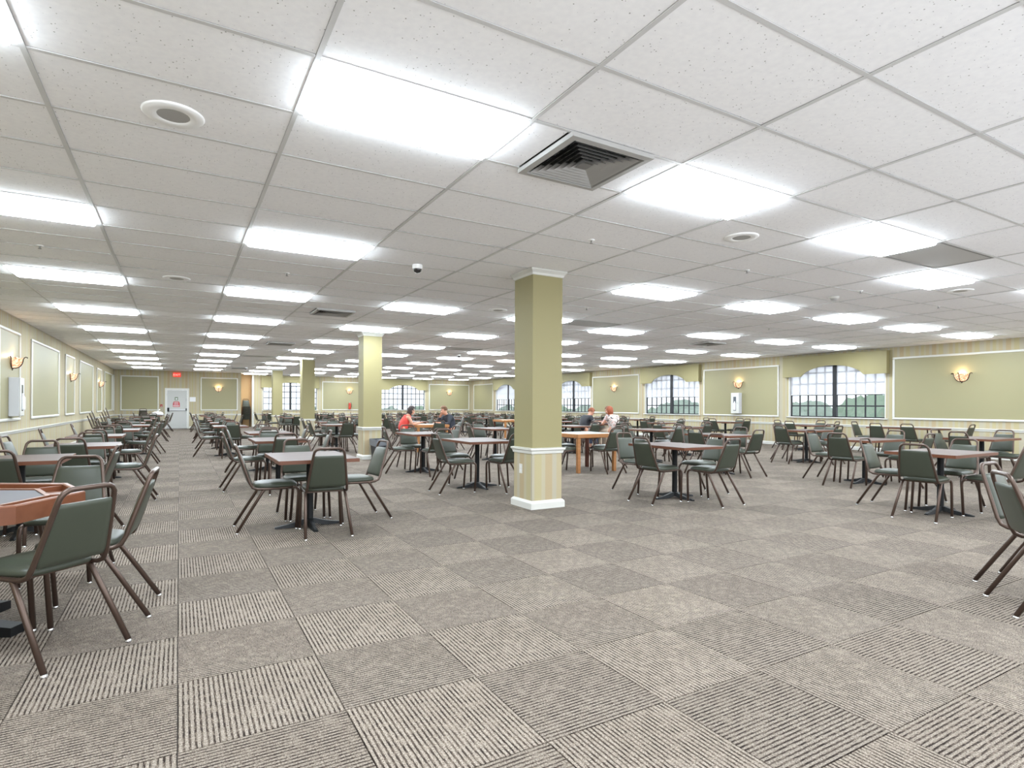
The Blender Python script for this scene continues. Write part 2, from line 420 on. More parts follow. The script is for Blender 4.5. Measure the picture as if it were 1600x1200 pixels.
for (i, j), (r, n) in sorted(light_cells.items()):
    t = empty('ceiling_light', (gx0 + (i + 0.5) * GX, gy0 + (j + 0.5) * GY, H + 0.004))
    k = ORD[n + 1] if n < 10 else ORD[11]
    tag(t, f'lit ceiling panel, {k} one into the room, {rowname[r]}', 'ceiling light', 'lit panels in the ceiling grid')
    link('frame', fr_me, None, t); link('diffuser', ln_me, None, t)

# supply diffusers with nested pyramid louvres, dropped a little below the grid
def diffuser_parts():
    s = 0.335; out = MB()
    def ring(mb, a, za, b, zb):
        mb.loft([[(-a, -a, za), (a, -a, za), (a, a, za), (-a, a, za)], [(-b, -b, zb), (b, -b, zb), (b, b, zb), (-b, b, zb)]], True, False)
    ring(out, s, 0.0, s, -0.03); ring(out, s, -0.03, s - 0.045, -0.034); ring(out, s - 0.045, -0.034, s - 0.05, 0.0)
    fl = out.mesh('flange'); fl.materials.append(M['ventgrey'])
    lou = []
    a = 0.27
    for k in range(6):
        l = MB(); ring(l, a, -0.031, a - 0.050, 0.012); ring(l, a, -0.029, a - 0.050, 0.014)
        me = l.mesh('louvre'); me.materials.append(M['ventgrey']); lou.append(me); a -= 0.04
    c = MB().loft([[(-.045, -.045, -.03), (.045, -.045, -.03), (.045, .045, -.03), (-.045, .045, -.03)], [(-.012, -.012, -.03), (.012, -.012, -.03), (.012, .012, -.03), (-.012, .012, -.03)]])
    cme = c.mesh('louvre_core'); cme.materials.append(M['ventgrey'])
    bk = B(-0.29, 0.29, -0.29, 0.29, 0.03, 0.036).mesh('duct_plate'); bk.materials.append(M['ventdark'])
    return fl, lou, cme, bk
dp = diffuser_parts()
dl = ['grey square ceiling air diffuser beside the large light, nearest the camera', 'grey square ceiling diffuser above the second green column, left of it', 'grey square ceiling diffuser over the right side tables, near the window wall',
      'small grey ceiling diffuser left of the far columns, two thirds back', 'small grey ceiling diffuser on the right, far toward the corner', 'small grey ceiling diffuser near the far back wall, left of columns']
for (i, j), k in diff_cells.items():
    t = tag(empty('air_diffuser', (gx0 + (i + 0.5) * GX, gy0 + (j + 0.5) * GY, H)), dl[k], 'vent', 'square air diffusers in the ceiling')
    link('flange', dp[0], None, t)
    for l in dp[1]: link('louvre', l, None, t)
    link('louvre_core', dp[2], None, t); link('duct_plate', dp[3], None, t)
rl = ['wide dusty grey return air grille beside the right-hand near light panels', 'wide grey return grille just right of the big column top', 'wide grey return grille right of the second column, midway back', 'wide grey return grille left of the third column', 'small wide grey return grille far back, over the window end']
rg_me = B(-hx + .019, hx - .019, -hy + .019, hy - .019, 0.0, 0.004).mesh('perforated_panel'); rg_me.materials.append(M['perf'])
rf_me = (MB().box(-hx, hx, -hy, -hy + .02, -.004, .012).box(-hx, hx, hy - .02, hy, -.004, .012).box(-hx, -hx + .02, -hy + .02, hy - .02, -.004, .012).box(hx - .02, hx, -hy + .02, hy - .02, -.004, .012)).mesh('frame'); rf_me.materials.append(M['return'])
rb_me = B(-hx + .005, hx - .005, -hy + .005, hy - .005, 0.014, 0.02).mesh('duct_plate'); rb_me.materials.append(M['ventdark'])
for (i, j), k in return_cells.items():
    t = tag(empty('return_grille', (gx0 + (i + 0.5) * GX, gy0 + (j + 0.5) * GY, H + 0.002)), rl[k], 'vent', 'return air grilles in the ceiling')
    link('frame', rf_me, None, t); link('perforated_panel', rg_me, None, t); link('duct_plate', rb_me, None, t)

# speakers, cameras, smoke detector, sprinklers
sp_ring = MB().lathe([(0.085, -0.004), (0.09, -0.008), (0.155, -0.007), (0.163, 0.0), (0.163, 0.004)], 32).mesh('trim_ring'); sp_ring.materials.append(M['ceil_white'])
sp_gr = MB().lathe([(0.0005, -0.006), (0.086, -0.0045)], 32).mesh('speaker_grille'); sp_gr.materials.append(M['ventgrey'])
for x, y, lab in [(-0.035, 3.92, 'round white ceiling speaker with grey grille, nearest, upper left'), (4.86, 3.85, 'round white ceiling speaker on the right, past the near light panel'), (-0.035, 8.99, 'round white ceiling speaker further back between the left light rows'),
                  (9.8, 4.0, 'round white ceiling speaker far right, behind the grey return grille'), (4.9, 9.0, 'round white ceiling speaker right of the big column, farther back')]:
    t = tag(empty('ceiling_speaker', (x, y, H)), lab, 'speaker', 'round speakers in the ceiling')
    link('trim_ring', sp_ring, None, t); link('speaker_grille', sp_gr, None, t)
cb = MB().lathe([(0.06, 0.0), (0.062, -0.045), (0.056, -0.052), (0.05, -0.052)], 24, caps=False).mesh('housing'); cb.materials.append(M['ceil_white'])
cd = MB().lathe([(0.05, -0.051), (0.047, -0.072), (0.034, -0.09), (0.016, -0.098), (0.0005, -0.1)], 24).mesh('dome'); cd.materials.append(M['dome'])
for x, y, lab in [(2.484, 6.6, 'white dome security camera with dark lens, nearest, left of column'), (8.1, 17.6, 'small dome security camera above the seated women'), (2.65, 29.0, 'small dome security camera near the far back wall')]:
    t = tag(empty('dome_camera', (x, y, H)), lab, 'camera', 'dome cameras under the ceiling')
    link('housing', cb, None, t); link('dome', cd, None, t)
t = tag(empty('smoke_detector', (8.7, 5.2, H)), 'white round smoke detector on the ceiling at right', 'smoke detector')
obj('base', MB().lathe([(0.0005, 0), (0.07, 0), (0.07, -0.02), (0.055, -0.03)], 20), 'white', t)
obj('sensor_cap', MB().lathe([(0.055, -0.03), (0.04, -0.05), (0.0005, -0.055)], 20), 'ventgrey', t)
spk_e = MB().lathe([(0.0005, 0), (0.034, 0), (0.03, -0.006), (0.012, -0.008)], 14).mesh('escutcheon'); spk_e.materials.append(M['ceil_white'])
spk_h = MB().lathe([(0.009, -0.007), (0.008, -0.03), (0.016, -0.034), (0.016, -0.037), (0.0005, -0.038)], 10).mesh('sprinkler_head'); spk_h.materials.append(M['return'])
for k, (px, py) in enumerate([(3.64, 4.7), (6.1, 4.75), (8.6, 4.75), (1.2, 7.9), (6.1, 8.0), (11.0, 4.8), (11.0, 8.0), (-1.3, 7.9)]):
    t = tag(empty('fire_sprinkler', (px, py, H + 0.004)), ['small pendent sprinkler in a tile right of the big column top', 'small sprinkler in ceiling left of the smoke detector', 'small sprinkler right of the smoke detector', 'small sprinkler in the ceiling between second and third left lights', 'small sprinkler behind the big column on its right', 'small sprinkler in ceiling at the far right edge', 'small sprinkler in ceiling near the first window', 'small sprinkler in ceiling above the left wall row lights'][k], 'sprinkler', 'sprinklers in the ceiling')
    link('escutcheon', spk_e, None, t); link('sprinkler_head', spk_h, None, t)

# ------------------------------------------------------------------ walls (local frame: x along the wall, y outward, z up; room is at y < 0)
def wall_frame(side):
    return {'left': (PI / 2, lambda u: (XL, u, 0)), 'right': (-PI / 2, lambda u: (XR, u, 0)), 'back': (0, lambda u: (u, YB, 0)), 'door': (0, lambda u: (u, YD, 0))}[side]
WZ = H + 0.1
WIN_Z0, WIN_Z1, WIN_HW = 0.96, 2.60, 1.52
def wall_run(mb, x0, x1, holes, th=0.15, z1=WZ):
    xs = x0
    for a, b, za, zb in sorted(holes):
        mb.box(xs, a, 0, th, -0.2, z1)
        if za > -0.1: mb.box(a, b, 0, th, -0.2, za)
        mb.box(a, b, 0, th, zb, z1)
        xs = b
    mb.box(xs, x1, 0, th, -0.2, z1)
    return mb
WIN_R = [10.46, 17.28, 24.09, 30.88]
WIN_B = [5.7, 12.6]
PAN_R = [(5.25, 8.7), (12.38, 15.5), (19.2, 22.4), (26.0, 29.2), (32.8, 35.5)]
PAN_B = [(7.55, 10.7), (14.45, 17.3)]
PAN_L = [(9.3, 12.35), (13.5, 15.0), (16.15, 19.35), (20.5, 22.0), (23.2, 26.4), (27.7, 29.2), (30.4, 33.4), (34.0, 34.4)]
PAN_D = [(-2.47, -0.95), (1.03, 2.70)]
def wall(name, side, x0, x1, holes, panels, lab):
    rz, at = wall_frame(side); sgn = -1 if side == 'right' else 1
    w = empty(name, at(0), rz); tag(w, lab, None, None, 'structure')
    obj('wall_face', wall_run(MB(), x0, x1, holes), 'paper', w)
    for a, b in panels:
        if sgn < 0: a, b = -b, -a
        z0, z1 = 0.99, 2.63; f = 0.055
        obj('wall_panel', B(a, b, -0.012, 0.0, z0, z1), 'green_panel', w)
        fm = MB()
        for (u0, u1, v0, v1) in ((a - f, b + f, z0 - f, z0), (a - f, b + f, z1, z1 + f), (a - f, a, z0, z1), (b, b + f, z0, z1)):
            fm.bevbox(u0, u1, -0.035, 0.0, v0, v1, 0.012)
        obj('panel_frame', fm, 'white', w)
    return w
def hole(c): return (c - WIN_HW, c + WIN_HW, WIN_Z0, WIN_Z1)
wl = wall('wall_left', 'left', YF, YD + 0.15, [], PAN_L, 'left wall with striped cream wallpaper and sage panels')
wr = wall('wall_right', 'right', -YB - 0.15, -YF, [hole(-c) for c in WIN_R], PAN_R, 'right window wall with striped wallpaper and sage panels')
wb = wall('wall_back', 'back', 3.63, XR, [hole(c) for c in WIN_B], PAN_B, 'back wall with striped wallpaper and arched windows')
DX0, DX1, DH = -0.57, 0.40, 2.03
wd = wall('wall_door', 'door', XL, 2.92, [(DX0, DX1, -0.2, DH)], PAN_D, 'far left back wall around the white door')
al = tag(empty('wall_alcove', (0, 0, 0)), 'tan recess in the back wall holding a chair stack', None, None, 'structure')
obj('wall_face', MB().box(2.78, 2.915, YD + 0.16, YA, -0.2, WZ).box(2.77, 3.78, YA, YA + 0.15, -0.2, WZ).box(3.63, 3.78, YB + 0.15, YA, -0.2, WZ), 'tan', al)  # wallpaper in shade, painted in as a flat tan
# chair rails and baseboards
def rail(mb, x0, x1, z=0.73):
    p = [(-0.004, z - 0.05), (-0.018, z - 0.045), (-0.022, z - 0.012), (-0.04, z), (-0.04, z + 0.018), (0, z + 0.022), (0, z - 0.05)]
    mb.loft([[(x0, a, b) for a, b in p], [(x1, a, b) for a, b in p]])
def baseb(mb, x0, x1):
    p = [(-0.02, 0.0), (-0.02, 0.085), (-0.012, 0.1), (0, 0.104), (0, 0.0)]
    mb.loft([[(x0, a, b) for a, b in p], [(x1, a, b) for a, b in p]])
def strips(side, w, runs):
    rz, at = wall_frame(side)
    mb = MB(); [rail(mb, a, b) for a, b in runs]; obj('chair_rail', mb, 'white', w)
    mb = MB(); [baseb(mb, a, b) for a, b in runs]
    tag(obj('baseboard_' + side, mb, 'white', None, at(0), rz), f'white baseboard along the {side} wall', None, None, 'structure')
strips('left', wl, [(YF, YD)]); strips('right', wr, [(-YB, -YF)]); strips('back', wb, [(3.63, XR)]); strips('door', wd, [(XL, DX0 - 0.07), (DX1 + 0.07, 2.92)])
tag(obj('trim_1', MB().bevbox(3.60, 3.70, YB - 0.04, YB + 0.02, 0, H, 0.01), 'white'), 'narrow white corner trim beside the tan alcove', None, None, 'structure')

# windows
winlab = ['first window from the right, shades half down, trees outside', 'second window on the right wall, shades half down', 'third window on the right wall, just right of the big column', 'fourth window on the right wall, left of the big column', 'back wall window behind the far columns', 'back wall window behind the seated woman in coral']
vallab = ['sage arched valance box over the first window from the right', 'sage arched valance over the second right wall window', 'sage arched valance over the window right of the big column', 'sage arched valance left of the big column, last on right wall', 'sage arched valance over the back window behind the columns', 'sage arched valance over the back window between second column and corner']
def arch_poly(hw, z0, z1, zs, za, aw, n=18):
    pts = [(-hw, z1), (-hw, z0), (-aw, z0)]
    for k in range(1, n):
        x = -aw + 2 * aw * k / n
        pts.append((x, z0 + (za - z0) * (1 - (abs(x) / aw) ** 2.1) ** 0.72))
    pts += [(aw, z0), (hw, z0), (hw, z1)]
    return pts
def window(n, side, c, shade_z):
    rz, at = wall_frame(side)
    w = tag(empty(f'window_{n}', at(c), rz), winlab[n - 1], None, None, 'structure')
    hw, z0, z1 = WIN_HW, WIN_Z0, WIN_Z1
    yb = 0.09
    obj('window_sill', MB().bevbox(-hw - 0.05, hw + 0.05, -0.05, 0.14, z0 - 0.035, z0, 0.008), 'white', w)
    obj('window_jamb', MB().box(-hw, -hw + 0.03, 0.0, 0.14, z0, z1).box(hw - 0.03, hw, 0.0, 0.14, z0, z1).box(-hw + .03, hw - .03, 0, 0.14, z1 - 0.03, z1), 'white', w)
    obj('window_frame', MB().box(-hw + .03, -hw + .06, yb, yb + .04, z0, z1 - .03).box(hw - .06, hw - .03, yb, yb + .04, z0, z1 - .03).box(-hw + .06, hw - .06, yb, yb + .04, z0, z0 + .03).box(-hw + .06, hw - .06, yb, yb + .04, z1 - .06, z1 - .03), 'muntin', w)
    obj('mullion', MB().box(-0.055, 0.055, yb - 0.06, yb + 0.04, z0 + .03, z1 - .06), 'muntin', w)
    span = hw - 0.06 - 0.055
    for sd in (-1, 1):
        for k in range(1, 5):
            x = sd * (0.055 + span * k / 5)
            obj('muntin', B(x - 0.018, x + 0.018, yb, yb + 0.03, z0 + .03, z1 - .06), 'muntin', w)
        for k in range(1, 5):
            z = z0 + 0.35 * k
            obj('muntin', B(min(sd * .055, sd * (.055 + span)), max(sd * .055, sd * (.055 + span)), yb - 0.002, yb + 0.032, z - 0.02, z + 0.02), 'muntin', w)
        a, b = sorted((sd * 0.055, sd * (hw - 0.06)))
        obj('pane', B(a, b, yb + 0.012, yb + 0.018, z0 + .03, z1 - .06), 'glass', w)
        if shade_z:
            a, b = sorted((sd * 0.06, sd * (hw - 0.035)))
            s = obj('roller_shade', B(a, b, yb - 0.028, yb - 0.026, shade_z + .02, z1 - 0.03), 'shade', w)
            obj('hem_bar', B(a, b, yb - 0.034, yb - 0.02, shade_z, shade_z + 0.02), 'sheet', s)
    v = tag(empty('valance', (at(c)[0], at(c)[1], 2.24), rz), vallab[n - 1], 'valance', 'arched valances over the windows')
    poly = [(x, z - 2.24) for x, z in arch_poly(1.62, 2.24, 2.90, 0, 2.56, 0.98)]
    obj('front_board', MB().prism(poly, -0.17, -0.145), 'green', v)
    obj('side_board', B(-1.62, -1.595, -0.145, -0.001, 0, 0.66), 'green', v); obj('side_board', B(1.595, 1.62, -0.145, -0.001, 0, 0.66), 'green', v)
    obj('top_board', B(-1.595, 1.595, -0.145, -0.001, 0.635, 0.66), 'green', v)
for n, c in enumerate(WIN_R): window(n + 1, 'right', c, 1.66)
for n, c in enumerate(WIN_B): window(n + 5, 'back', c, None)

# door with panic bar, exit sign and notices
d = tag(empty('door_1', ((DX0 + DX1) / 2, YD, 0)), 'white exit door with panic bar in the far back wall', None, None, 'structure')
hw = (DX1 - DX0) / 2
obj('door_frame', MB().box(-hw - .06, -hw + .03, -.02, .1, 0, DH + .06).box(hw - .03, hw + .06, -.02, .1, 0, DH + .06).box(-hw + .03, hw - .03, -.02, .1, DH - .03, DH + .06), 'white', d)
obj('door_leaf', MB().bevbox(-hw + .033, hw - .033, .015, .06, 0.01, DH - .034, .004), 'door', d)
pb = obj('panic_bar', MB().bevbox(-hw + .12, hw - .1, -.05, -.015, .93, 1.0, .008), 'plain', d)
obj('bar_bracket', MB().bevbox(-hw + .05, -hw + .14, -.06, .015, .88, 1.08, .012), 'black', pb); obj('bar_bracket', MB().bevbox(hw - .1, hw - .05, -.06, .015, .92, 1.05, .012), 'black', pb)
obj('door_lock', MB().bevbox(hw - .09, hw - .05, -.005, .015, 1.42, 1.58, .004), 'ventgrey', d)
obj('hinge', B(-hw + .028, -hw + .045, .0, .015, .3, .4), 'plain', d); obj('hinge', B(-hw + .028, -hw + .045, .0, .015, 1.7, 1.8), 'plain', d)
t = tag(empty('door_notice', (-0.12, YD + 0.013, 1.46)), 'small grey-green notice above the red sign on the door', 'sign')
obj('plate', B(-.075, .075, 0, .003, 0, .17), 'greensign', t)
obj('pale_square', B(-.03, .035, -.002, 0, .04, .11), 'sheet', t)
t = tag(empty('alarm_sign', (-0.12, YD + 0.013, 1.12)), 'red warning sign with white lettering on the white door', 'sign')
obj('plate', MB().prism([(-.155, 0), (.155, 0), (.155, .17), (.12, .28), (-.12, .28), (-.155, .17)], 0, .003), 'redsign', t)
def text(name, body, size, material, parent, loc, rot=(PI / 2, 0, 0), ext=0.001):
    cu = bpy.data.curves.new(name, 'FONT'); cu.body = body; cu.size = size; cu.align_x = 'CENTER'; cu.extrude = ext
    o = bpy.data.objects.new(name, cu); COL.objects.link(o); dg = bpy.context.evaluated_depsgraph_get()
    me = bpy.data.meshes.new_from_object(o.evaluated_get(dg)); bpy.data.objects.remove(o); bpy.data.curves.remove(cu)
    me.materials.clear()
    o = link(name, me, material, parent, loc); o.rotation_euler = rot
    return o
lt = MB()     # the lettering is too small to read in the photograph: rows of short strokes
for r_, (z, n, w_) in enumerate([(.20, 7, .20), (.125, 6, .22), (.03, 6, .27)]):
    for k in range(n):
        x = -w_ / 2 + w_ * k / n; lt.box(x, x + w_ / n * 0.72, -.0015, 0, z, z + (.035 if r_ < 2 else .05))
obj('white_lettering', lt, 'sheet', t)
t = tag(empty('exit_sign', (-0.10, YD - 0.02, 2.68)), 'lit red exit sign on the wall above the white door', 'sign')
obj('sign_box', MB().bevbox(-.17, .17, -.03, .018, 0, .2, .006), 'exit', t)
text('exit_letters', 'EXIT', 0.155, 'exit_letter', t, (0.0, -0.0325, 0.045))
t = tag(empty('fire_alarm_pull', (-0.78, YD - 0.001, 1.12)), 'small red fire alarm pull box left of the door', 'alarm')
obj('backplate', MB().bevbox(-.055, .055, -.03, 0, 0, .13, .006), 'rednote', t); obj('pull_handle', MB().bevbox(-.035, .035, -.045, -.03, .03, .05, .004), 'sheet', t)
t = tag(obj('paper_notice', MB().box(-.135, .135, -.004, 0, 0, .24).box(-.135, .135, -.006, -.004, .225, .24), 'sheet', None, (0.62, YD - 0.001, 1.4)), 'white paper notice on the wall right of the door', 'notice')

# wall sconces
def bowl(n=20):
    prof = []
    for k in range(9):
        a = k / 8 * PI / 2
        prof.append((0.005 + 0.15 * math.sin(a) ** 0.8, -0.17 * math.cos(a) ** 1.0))
    prof.append((0.172, 0.02))
    return MB().lathe(prof, n, 0, 0, -PI, 0)
bowl_me = bowl().mesh('glass_bowl'); bowl_me.materials.append(M['alabaster'])
def strap(ang):
    pts = []
    for k in range(9):
        a = k / 8 * PI / 2; r = 0.012 + 0.152 * math.sin(a) ** 0.8; pts.append((r, -0.178 * math.cos(a)))
    pts += [(0.182, 0.03), (0.205, 0.045), (0.228, 0.035), (0.226, 0.018)]
    return MB().tube([(r * math.cos(ang), r * math.sin(ang), z) for r, z in pts], 0.0095, 6)
st_me = []
for a in (-PI + 0.08, -PI / 2, -0.08):
    m_ = strap(a).mesh('bracket_arm'); m_.materials.append(M['bronze']); st_me.append(m_)
fin_me = MB().lathe([(0.0005, -0.225), (0.012, -0.212), (0.008, -0.2), (0.03, -0.185), (0.034, -0.17), (0.02, -0.16)], 12).mesh('finial'); fin_me.materials.append(M['bronze'])
bp_me = MB().bevbox(-.05, .05, -.012, 0, -.16, .0, .005).mesh('wall_plate'); bp_me.materials.append(M['bronze'])
bulb_me = MB().lathe([(0.0005, -0.05), (0.025, -0.03), (0.03, 0.0), (0.02, 0.025), (0.0005, 0.035)], 10, 0, -0.07).mesh('bulb'); bulb_me.materials.append(M['bulb'])
def sconce(side, u, lab, z=2.13):
    rz, at = wall_frame(side); p = at(u)
    off = Vector((0, -0.013, 0)); off.rotate(Euler((0, 0, rz)))
    t = tag(empty('wall_sconce', (p[0] + off.x, p[1] + off.y, z), rz), lab, 'wall lamp', 'bowl sconces on the wall panels')
    link('glass_bowl', bowl_me, None, t)
    for m_ in st_me: link('bracket_arm', m_, None, t)
    link('finial', fin_me, None, t); link('wall_plate', bp_me, None, t); link('bulb', bulb_me, None, t)
    l = bpy.data.lights.new('sconce_glow', 'POINT'); l.energy = 4.0; l.color = (1.0, 0.72, 0.45); l.shadow_soft_size = 0.04
    lo = bpy.data.objects.new('sconce_glow', l); COL.objects.link(lo); lo.parent = t; lo.location = (0, -0.09, 0.05)
sconce('left', 14.45, 'lit bowl sconce on the left wall, nearest, above white cabinet')
sconce('left', 21.4, 'second lit bowl sconce along the left wall'); sconce('left', 28.5, 'third lit bowl sconce along the left wall, farthest')
sconce('door', 1.82, 'lit bowl sconce on back wall panel right of the door')
sconce('back', 9.14, 'lit bowl sconce above extinguisher, between the back windows'); sconce('back', 15.87, 'lit bowl sconce on back wall near the right corner')
sconce('right', 7.09, 'lit bowl sconce on the right wall, nearest, at photo right'); sconce('right', 13.95, 'lit bowl sconce above white cabinet on the right wall'); sconce('right', 20.82, 'lit bowl sconce on right wall behind the red-haired person')
sconce('right', 27.6, 'lit bowl sconce on right wall hidden behind the big column')
# extinguisher cabinets and the extinguisher
def cabinet(side, u, lab):
    rz, at = wall_frame(side); p = at(u); off = Vector((0, -0.013, 0)); off.rotate(Euler((0, 0, rz)))
    t = tag(empty('extinguisher_cabinet', (p[0] + off.x, p[1] + off.y, 1.03), rz), lab, 'cabinet', 'white fire extinguisher cabinets')
    obj('cabinet_box', MB().bevbox(-.17, .17, -.16, 0, 0, .74, .006), 'plain', t)
    dr = obj('door', MB().bevbox(-.165, .165, -.175, -.161, .008, .732, .004), 'white', t)
    obj('window_pane', B(-.06, .06, -.177, -.175, .10, .60), 'cab_glass', dr)
    obj('extinguisher_body', MB().lathe([(.0005, .12), (.04, .12), (.044, .15), (.044, .36), (.02, .40), (.016, .44), (.0005, .44)], 14, 0.0, -.178, -PI, 0), 'sheet', t)
    obj('door_handle', MB().bevbox(.10, .125, -.19, -.175, .34, .42, .004), 'ventgrey', dr)
cabinet('left', 14.33, 'white extinguisher cabinet on left wall below the nearest sconce')
cabinet('right', 13.97, 'white extinguisher cabinet below a sconce on the right wall')
t = tag(empty('fire_extinguisher', (9.14, YB - 0.1, 1.0)), 'red fire extinguisher hung below the back wall sconce', 'extinguisher')
obj('cylinder', MB().lathe([(.0005, 0), (.07, 0), (.078, .02), (.078, .32), (.05, .38), (.025, .40), (.0005, .40)], 16), 'ext', t)
obj('valve', MB().lathe([(.022, .39), (.022, .43), (.03, .44), (.0005, .46)], 10), 'ventgrey', t); obj('hose', MB().tube([(.02, -.01, .42), (.07, -.03, .40), (.095, -.03, .3), (.09, -.03, .12)], .012, 6), 'black', t)
obj('wall_hook', B(-.02, .02, .07, .098, .25, .42), 'black', t)

# columns
def column(cx, cy, s, lab, outlet=False):
    c = tag(empty('column', (cx, cy, 0)), lab, 'column', 'square green columns', 'structure'); h_ = s / 2
    obj('wainscot', B(-h_, h_, -h_, h_, 0, 0.735), 'paper', c)
    obj('shaft', B(-h_, h_, -h_, h_, 0.735, H), 'green', c)
    def band(prof): return MB().loft([[(-h_ - e, -h_ - e, z), (h_ + e, -h_ - e, z), (h_ + e, h_ + e, z), (-h_ - e, h_ + e, z)] for e, z in prof], True, False)
    obj('chair_rail', band([(0.0, .68), (.012, .682), (.02, .715), (.035, .73), (.035, .75), (0, .756)]), 'white', c)
    obj('base_trim', band([(0.03, 0), (.03, .075), (.022, .088), (.008, .10), (0, .104)]), 'white', c)
    obj('crown_trim', band([(0.0, H - .075), (.01, H - .07), (.018, H - .045), (.045, H - .012), (.045, H + .002), (0, H + .003)]), 'white', c)
    if outlet:
        o = obj('outlet_plate', MB().bevbox(-h_ - .006, -h_, 0.01, .085, .42, .54, .003), 'white', c)
        obj('socket', B(-h_ - .008, -h_ - .006, .03, .065, .44, .47), 'tee', o); obj('socket', B(-h_ - .008, -h_ - .006, .03, .065, .49, .52), 'tee', o)
column(3.985, 6.24, 0.44, 'big sage green column in the foreground centre with cream striped base', True)
column(3.95, 13.63, 0.44, 'second sage green column, black bin at its foot')
column(4.08, 22.1, 0.44, 'third sage green column, right of the farthest one')
column(4.10, 29.8, 0.44, 'fourth and farthest sage green column, leftmost in the photo')

# ------------------------------------------------------------------ chairs
def back_pt(t):                                   # along the leaning back, t = height
    z = t; y = -0.232 - (z - 0.47) * 0.335
    return y
def chair_meshes():
    R = 0.0135
    def half(sx):
        return [(sx * .185, .165, .432), (sx * .19, .10, .428), (sx * .19, -.10, .424), (sx * .19, -.175, .428), (sx * .188, -.215, .445), (sx * .185, back_pt(.49), .49)]
    lf = half(-1); top = []
    for z in (.6, .7, .78): top.append((-.185 + (z - .49) * .135, back_pt(z), z))
    for a in (0.0, 0.3, 0.6, 0.85, 1.0):
        an = a * PI / 2; top.append((-.143 + .055 * (1 - math.cos(an)) + .0, back_pt(.80 + .06 * math.sin(an)), .80 + .06 * math.sin(an)))
    left = lf + top
    pts = left + [(-x, y, z) for x, y, z in reversed(left)]
    hoop = MB().tube(pts, R, 8)
    hoop.box(-.185, .185, -.125, -.10, .412, .426); hoop.box(-.185, .185, .08, .105, .414, .428)
    def front(sx): return MB().tube([(sx * .185, .165, .432), (sx * .188, .195, .426), (sx * .191, .213, .405), (sx * .193, .218, .37), (sx * .205, .195, .012)], R * 1.12, 8)
    def rear(sx): return MB().tube([(sx * .187, -.10, .428), (sx * .19, -.125, .40), (sx * .215, -.36, .012)], R * 1.12, 8)
    # seat cushion
    seat = MB(); n = 24; rings = []
    def outline(k, grow, z):
        a = 2 * PI * k / n; c_, s_ = math.cos(a), math.sin(a); e = 0.42
        x = math.copysign(abs(c_) ** e, c_) * (.198 + grow); y = math.copysign(abs(s_) ** e, s_) * (.208 + grow)
        x *= 1.0 - 0.07 * (y < 0) * (-y / .2)
        return (x, y + .012, z)
    for g, z in ((-.02, .432), (-.004, .436), (0, .448), (-.004, .462), (-.018, .474), (-.06, .484), (-.12, .489)): rings.append([outline(k, g, z) for k in range(n)])
    seat.loft(rings, True, True, True)
    # backrest pad: tapered, rounded, follows the hoop
    bk = MB(); rings = []
    def sec(z, w, th, off=0.0):
        y = back_pt(z); o = []
        for k in range(16):
            a = 2 * PI * k / 16; c_, s_ = math.cos(a), math.sin(a)
            x = math.copysign(abs(c_) ** .35, c_) * w; yy = (s_ if s_ < 0 else s_ * 1.5) * th
            o.append((x, y + off + yy, z))
        return o
    for z, w, th in ((.478, .162, .006), (.484, .172, .014), (.51, .178, .017), (.60, .168, .018), (.70, .155, .018), (.765, .145, .017), (.785, .139, .013), (.79, .131, .006)): rings.append(sec(z, w, th))
    bk.loft(rings, True, True, True)
    gl = MB().lathe([(.0005, 0), (.016, 0), (.017, .006), (.013, .014)], 10)
    def m_(mb, name, mt): me = mb.mesh(name); me.materials.append(M[mt]); return me
    legs = [m_(front(-1), 'leg', 'frame'), m_(front(1), 'leg', 'frame'), m_(rear(-1), 'leg', 'frame'), m_(rear(1), 'leg', 'frame')]
    feet = [(-.205, .195, 0), (.205, .195, 0), (-.215, -.36, 0), (.215, -.36, 0)]
    fl = MB()
    for q in (hoop, front(-1), front(1), rear(-1), rear(1)):
        o = len(fl.v); fl.v += q.v; fl.f += [tuple(i + o for i in f) for f in q.f]; fl.smooth += q.smooth
    return dict(seat=m_(seat, 'seat', 'vinyl'), back=m_(bk, 'backrest', 'vinyl'), hoop=m_(hoop, 'frame', 'frame'), legs=legs, feet=feet, glide=m_(gl, 'glide', 'glide'), full=m_(fl, 'frame', 'frame'))
CH = chair_meshes()
chair_count = [0]
def hidden(x, y):                                  # wholly behind the big column as photographed
    p = pix(x, y, 0.5); q = pix(x, y, 0.86)
    d = x * _s + y * _c; w = 0.26 * F_PX / d
    return p is not None and d > 8 and p[0] - w > 803 and p[0] + w < 879
def chair(x, y, face, lab, group='green stacking chairs at the tables', z=0.0, tilt=None, lod=None):
    if z == 0 and hidden(x, y): return None
    d = math.hypot(x, y)
    rz = math.atan2(-face[0], face[1])
    t = empty('stacking_chair', (x, y, z), rz); tag(t, lab, 'chair', group)
    if tilt: t.rotation_euler = (tilt, 0, rz)
    chair_count[0] += 1
    link('seat', CH['seat'], None, t); link('backrest', CH['back'], None, t)
    if d < 17:
        link('frame', CH['hoop'], None, t)
        for me, ft in zip(CH['legs'], CH['feet']):
            lg = link('leg', me, None, t)
            if d < 10: link('glide', CH['glide'], None, lg, ft)
    else:
        link('frame', CH['full'], None, t)
    return t

